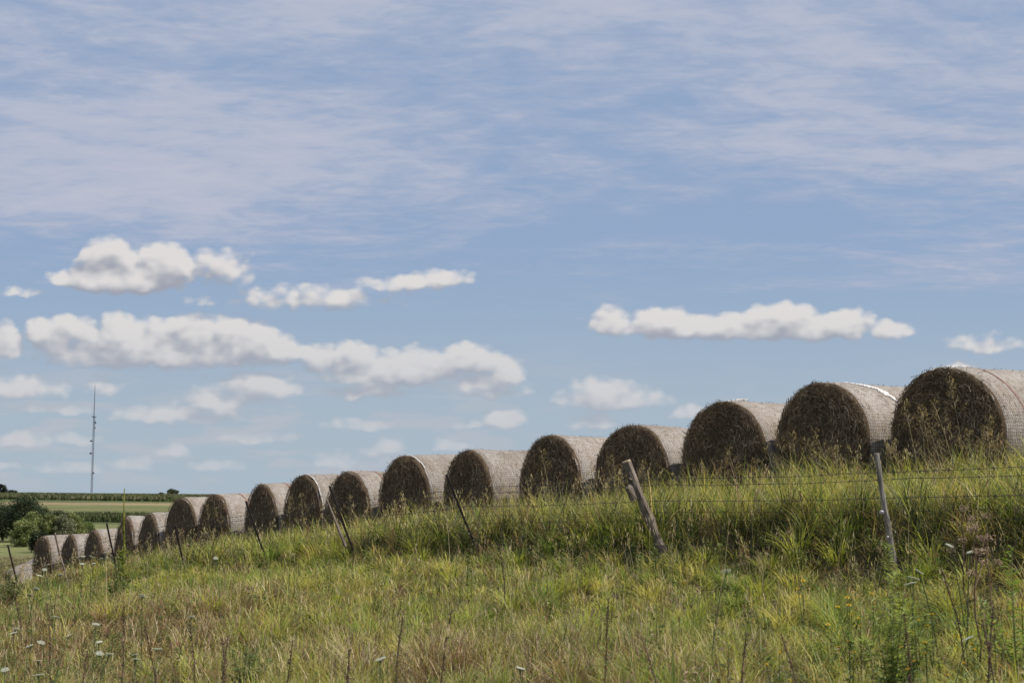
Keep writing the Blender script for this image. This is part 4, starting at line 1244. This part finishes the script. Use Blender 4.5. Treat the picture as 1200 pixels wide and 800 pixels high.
def cloud_group(tu0, tu1, tv0, tv1):
    near = [c for c in CLOUDS if tu0 - 2.4 * c[2] / F < uv(c[0], c[1])[0] < tu1 + 2.4 * c[2] / F and tv0 - 2.4 * c[3] / F - .012 < uv(c[0], c[1])[1] < tv1 + 2.4 * c[3] / F]
    if not near: return None
    gt = bpy.data.node_groups.new('cumulus_density', 'ShaderNodeTree')
    gt.interface.new_socket('P', in_out='INPUT', socket_type='NodeSocketVector')
    gt.interface.new_socket('D', in_out='OUTPUT', socket_type='NodeSocketFloat'); gt.interface.new_socket('S', in_out='OUTPUT', socket_type='NodeSocketFloat')
    t = NT(gt); gi = t.n('NodeGroupInput'); go = t.n('NodeGroupOutput')
    p0 = gi.outputs[0]
    # uneven outlines: push the coordinate about with noise before testing the blobs
    w = t.noise(p0, 34, 3, .5, 0, 1, True)
    w = t.vm('SUBTRACT', w, (.5, .5, .5)); ws = t.vm('MULTIPLY', w, (.016, .010, 0))
    p = t.vm('ADD', p0, ws)
    mx = None
    for (x, y, hw, hh, st) in near:
        u, v = uv(x, y + .27 * hh); ru, rv = hw / F, 1.3 * hh / F
        d = t.vm('SUBTRACT', p, (u, v, 0))
        # flat base: the lower half is squeezed
        d = t.vm('MULTIPLY', d, (1 / ru, 1 / rv, 0))
        d = t.vm('MAXIMUM', d, t.vm('MULTIPLY', d, (-1, -1.85, 0)))
        ln = t.vm('DOT_PRODUCT', d, d, 1)
        m = t.m('MULTIPLY_ADD', ln, -st, st)
        mx = m if mx is None else t.m('SMOOTH_MAX', mx, m, .18)
    st = t.n('ShaderNodeMapping'); st.inputs['Scale'].default_value = (1, 1.35, 1); t.l.new(p0, st.inputs[0])
    n1 = t.noise(st.outputs[0], 36, 7, .55, 0, 0, True)
    vo = t.n('ShaderNodeTexVoronoi', feature='SMOOTH_F1'); vo.voronoi_dimensions = '2D'; vo.inputs['Scale'].default_value = 95; vo.inputs['Smoothness'].default_value = .7
    vo.inputs['Detail'].default_value = 0
    t.l.new(t.vm('ADD', st.outputs[0], t.vm('MULTIPLY', w, (.012, .012, 0))), vo.inputs['Vector'])
    puff = t.m('SUBTRACT', .55, vo.outputs['Distance'])
    d = t.m('MULTIPLY_ADD', t.m('SUBTRACT', n1, .5), 1.35, mx)
    d = t.m('MULTIPLY_ADD', puff, .6, d)
    t.l.new(d, go.inputs[0])
    n2 = t.noise(st.outputs[0], 36, 2, .5, 0, 0, True)
    sh = t.m('MULTIPLY_ADD', t.m('SUBTRACT', n2, .5), 1.6, mx)
    t.l.new(t.m('MULTIPLY_ADD', puff, .30, sh), go.inputs[1])
    return gt

world = bpy.data.worlds.new('World'); sc.world = world; world.use_nodes = True
t = NT(world.node_tree); bg = world.node_tree.nodes['Background']
sky = t.n('ShaderNodeTexSky', sky_type='NISHITA'); sky.sun_disc = False; sky.sun_elevation = SUN_EL
sky.sun_rotation = math.atan2(SUN_H[0], SUN_H[1]); sky.altitude = 300; sky.air_density = 1.0; sky.dust_density = .6; sky.ozone_density = 2.0
gen = t.n('ShaderNodeTexCoord').outputs['Generated']
sep = t.n('ShaderNodeSeparateXYZ'); t.l.new(gen, sep.inputs[0])
yy = t.m('MAXIMUM', sep.outputs[1], .12)
u = t.m('DIVIDE', sep.outputs[0], yy); v = t.m('DIVIDE', sep.outputs[2], yy)
cb = t.n('ShaderNodeCombineXYZ'); t.l.new(u, cb.inputs[0]); t.l.new(v, cb.inputs[1]); P = cb.outputs[0]
# high thin layer: seen in perspective on a flat layer far above
zz = t.m('ADD', t.m('MAXIMUM', sep.outputs[2], 0), .10)
ub = t.m('DIVIDE', sep.outputs[0], zz); vb = t.m('DIVIDE', sep.outputs[1], zz)
cc = t.n('ShaderNodeCombineXYZ'); t.l.new(ub, cc.inputs[0]); t.l.new(vb, cc.inputs[1]); Q = cc.outputs[0]
mp = t.n('ShaderNodeMapping'); mp.inputs['Rotation'].default_value = (0, 0, R_(24)); mp.inputs['Scale'].default_value = (.9, 1.5, 1); mp.inputs['Location'].default_value = (3.1, 1.7, 0); t.l.new(Q, mp.inputs[0])
ci1 = t.noise(mp.outputs[0], 1.05, 6, .6, .5, 0, True)
mp2 = t.n('ShaderNodeMapping'); mp2.inputs['Rotation'].default_value = (0, 0, R_(34)); mp2.inputs['Scale'].default_value = (2.1, 3.6, 1); t.l.new(Q, mp2.inputs[0])
ci2 = t.noise(mp2.outputs[0], 2.6, 7, .62, .4, 0, True)
mp3 = t.n('ShaderNodeMapping'); mp3.inputs['Rotation'].default_value = (0, 0, R_(12)); mp3.inputs['Scale'].default_value = (12.0, 22.0, 1); t.l.new(Q, mp3.inputs[0])
ci3 = t.noise(mp3.outputs[0], 1.5, 4, .6, .2, 0, True)
elev = t.mr(v, .10, .24, -.32, .13)
ci = t.m('ADD', t.m('ADD', ci1, t.m('MULTIPLY', t.m('SUBTRACT', ci2, .5), .55)), elev)
ci = t.m('ADD', ci, t.m('MULTIPLY', t.m('SUBTRACT', ci3, .5), .20))
ci_a = t.mr(ci, .37, .76, 0, .88, True)
# milky low layer near the horizon
low = t.mr(v, .015, .20, .92, 0, True)
STR = .105
def k(c, s=1.0 / STR): return (c[0] * s, c[1] * s, c[2] * s, 1)
skyc = t.mix(.88, sky.outputs[0], k((.235, .32, .465)))
skyc = t.mix(low, skyc, k((.335, .405, .465)))
skyc = t.mix(ci_a, skyc, t.mix(t.mr(ci, .58, .90, 0, 1), k((.345, .385, .50)), k((.43, .447, .525))))
lm = t.n('ShaderNodeMapping'); lm.inputs['Scale'].default_value = (13, 62, 1); t.l.new(P, lm.inputs[0])
ln_ = t.noise(lm.outputs[0], 1.0, 6, .58, 0, 0, True)
la = t.m('MULTIPLY', t.mr(ln_, .46, .66, 0, .62, True), t.m('MULTIPLY', t.mr(v, .0, .02, 0, 1), t.mr(v, .06, .125, 1, 0)))
la = t.m('MULTIPLY', la, t.mr(u, -.1, .12, 1, .35))
skyc = t.mix(la, skyc, k((.405, .42, .465)))
t.l.new(skyc, bg.inputs[0]); bg.inputs[1].default_value = STR
shader = bg.outputs[0]
haze_f = t.mr(v, .0, .14, .75, 0)
def inside(a, b, val):
    return t.m('MULTIPLY', t.m('GREATER_THAN', val, a), t.m('LESS_THAN', val, b))
ue = [-.72, -.26, -.13, .0, .20, .72]
ve = [0.012, .085, .215]
isf = t.m('GREATER_THAN', sep.outputs[1], .3)
for a, b in zip(ve[:-1], ve[1:]):
    rowin = t.m('MULTIPLY', inside(a, b, v), isf)
    for c_, d_ in zip(ue[:-1], ue[1:]):
        gt = cloud_group(c_, d_, a, b)
        if gt is None: continue
        g1 = t.n('ShaderNodeGroup'); g1.node_tree = gt; t.l.new(P, g1.inputs[0])
        g2 = t.n('ShaderNodeGroup'); g2.node_tree = gt; t.l.new(t.vm('ADD', P, (.0040, .0100, 0)), g2.inputs[0])
        D1, D2 = g1.outputs[0], g2.outputs[0]
        lit = t.mr(t.m('SUBTRACT', g1.outputs[1], g2.outputs[1]), -.62, .80, 0, 1, True)
        soft = t.mr(v, .03, .12, .45, 0)
        cum_a = t.mr(D1, -.10, t.m('ADD', t.mr(lit, .2, .8, .82, .62), soft), 0, t.mr(v, .03, .13, .76, .97), True)
        cumc = t.mix(lit, k((.285, .302, .355)), k((.61, .59, .58)))
        cumc = t.mix(haze_f, cumc, k((.39, .425, .48)))
        bb = t.n('ShaderNodeBackground'); bb.inputs[1].default_value = STR
        t.l.new(t.mix(cum_a, skyc, cumc), bb.inputs[0])
        ms = t.n('ShaderNodeMixShader')
        t.l.new(t.m('MULTIPLY', rowin, inside(c_, d_, u)), ms.inputs[0])
        t.l.new(shader, ms.inputs[1]); t.l.new(bb.outputs[0], ms.inputs[2])
        shader = ms.outputs[0]
t.l.new(shader, world.node_tree.nodes['World Output'].inputs[0])
world.cycles.sampling_method = 'MANUAL'; world.cycles.sample_map_resolution = 128

sun = bpy.data.lights.new('sun', 'SUN'); sun.energy = 5.0; sun.angle = R_(.53); sun.color = (1, .94, .85)
so = bpy.data.objects.new('sun', sun); col.objects.link(so)
from mathutils import Vector
so.rotation_euler = Vector(-SUN_DIR).to_track_quat('-Z', 'Y').to_euler()
so.location = SUN_DIR * 60

# ------------------------------------------------------------------ camera and render settings
cam = bpy.data.cameras.new('camera'); cam.sensor_width = 36; cam.lens = F / 1200 * 36
cam.clip_start = .1; cam.clip_end = 12000
cam.dof.use_dof = True; cam.dof.focus_distance = 14.5; cam.dof.aperture_fstop = 5.6
co = bpy.data.objects.new('camera', cam); col.objects.link(co)
co.location = (0, 0, 0); co.rotation_euler = (PI / 2 + PITCH, 0, 0)
sc.camera = co
sc.view_settings.view_transform = 'Standard'; sc.view_settings.look = 'None'
sc.view_settings.exposure = .27; sc.view_settings.gamma = 1
sc.cycles.max_bounces = 6; sc.cycles.diffuse_bounces = 3; sc.cycles.transmission_bounces = 3; sc.cycles.transparent_max_bounces = 4
sc.cycles.use_denoising = True
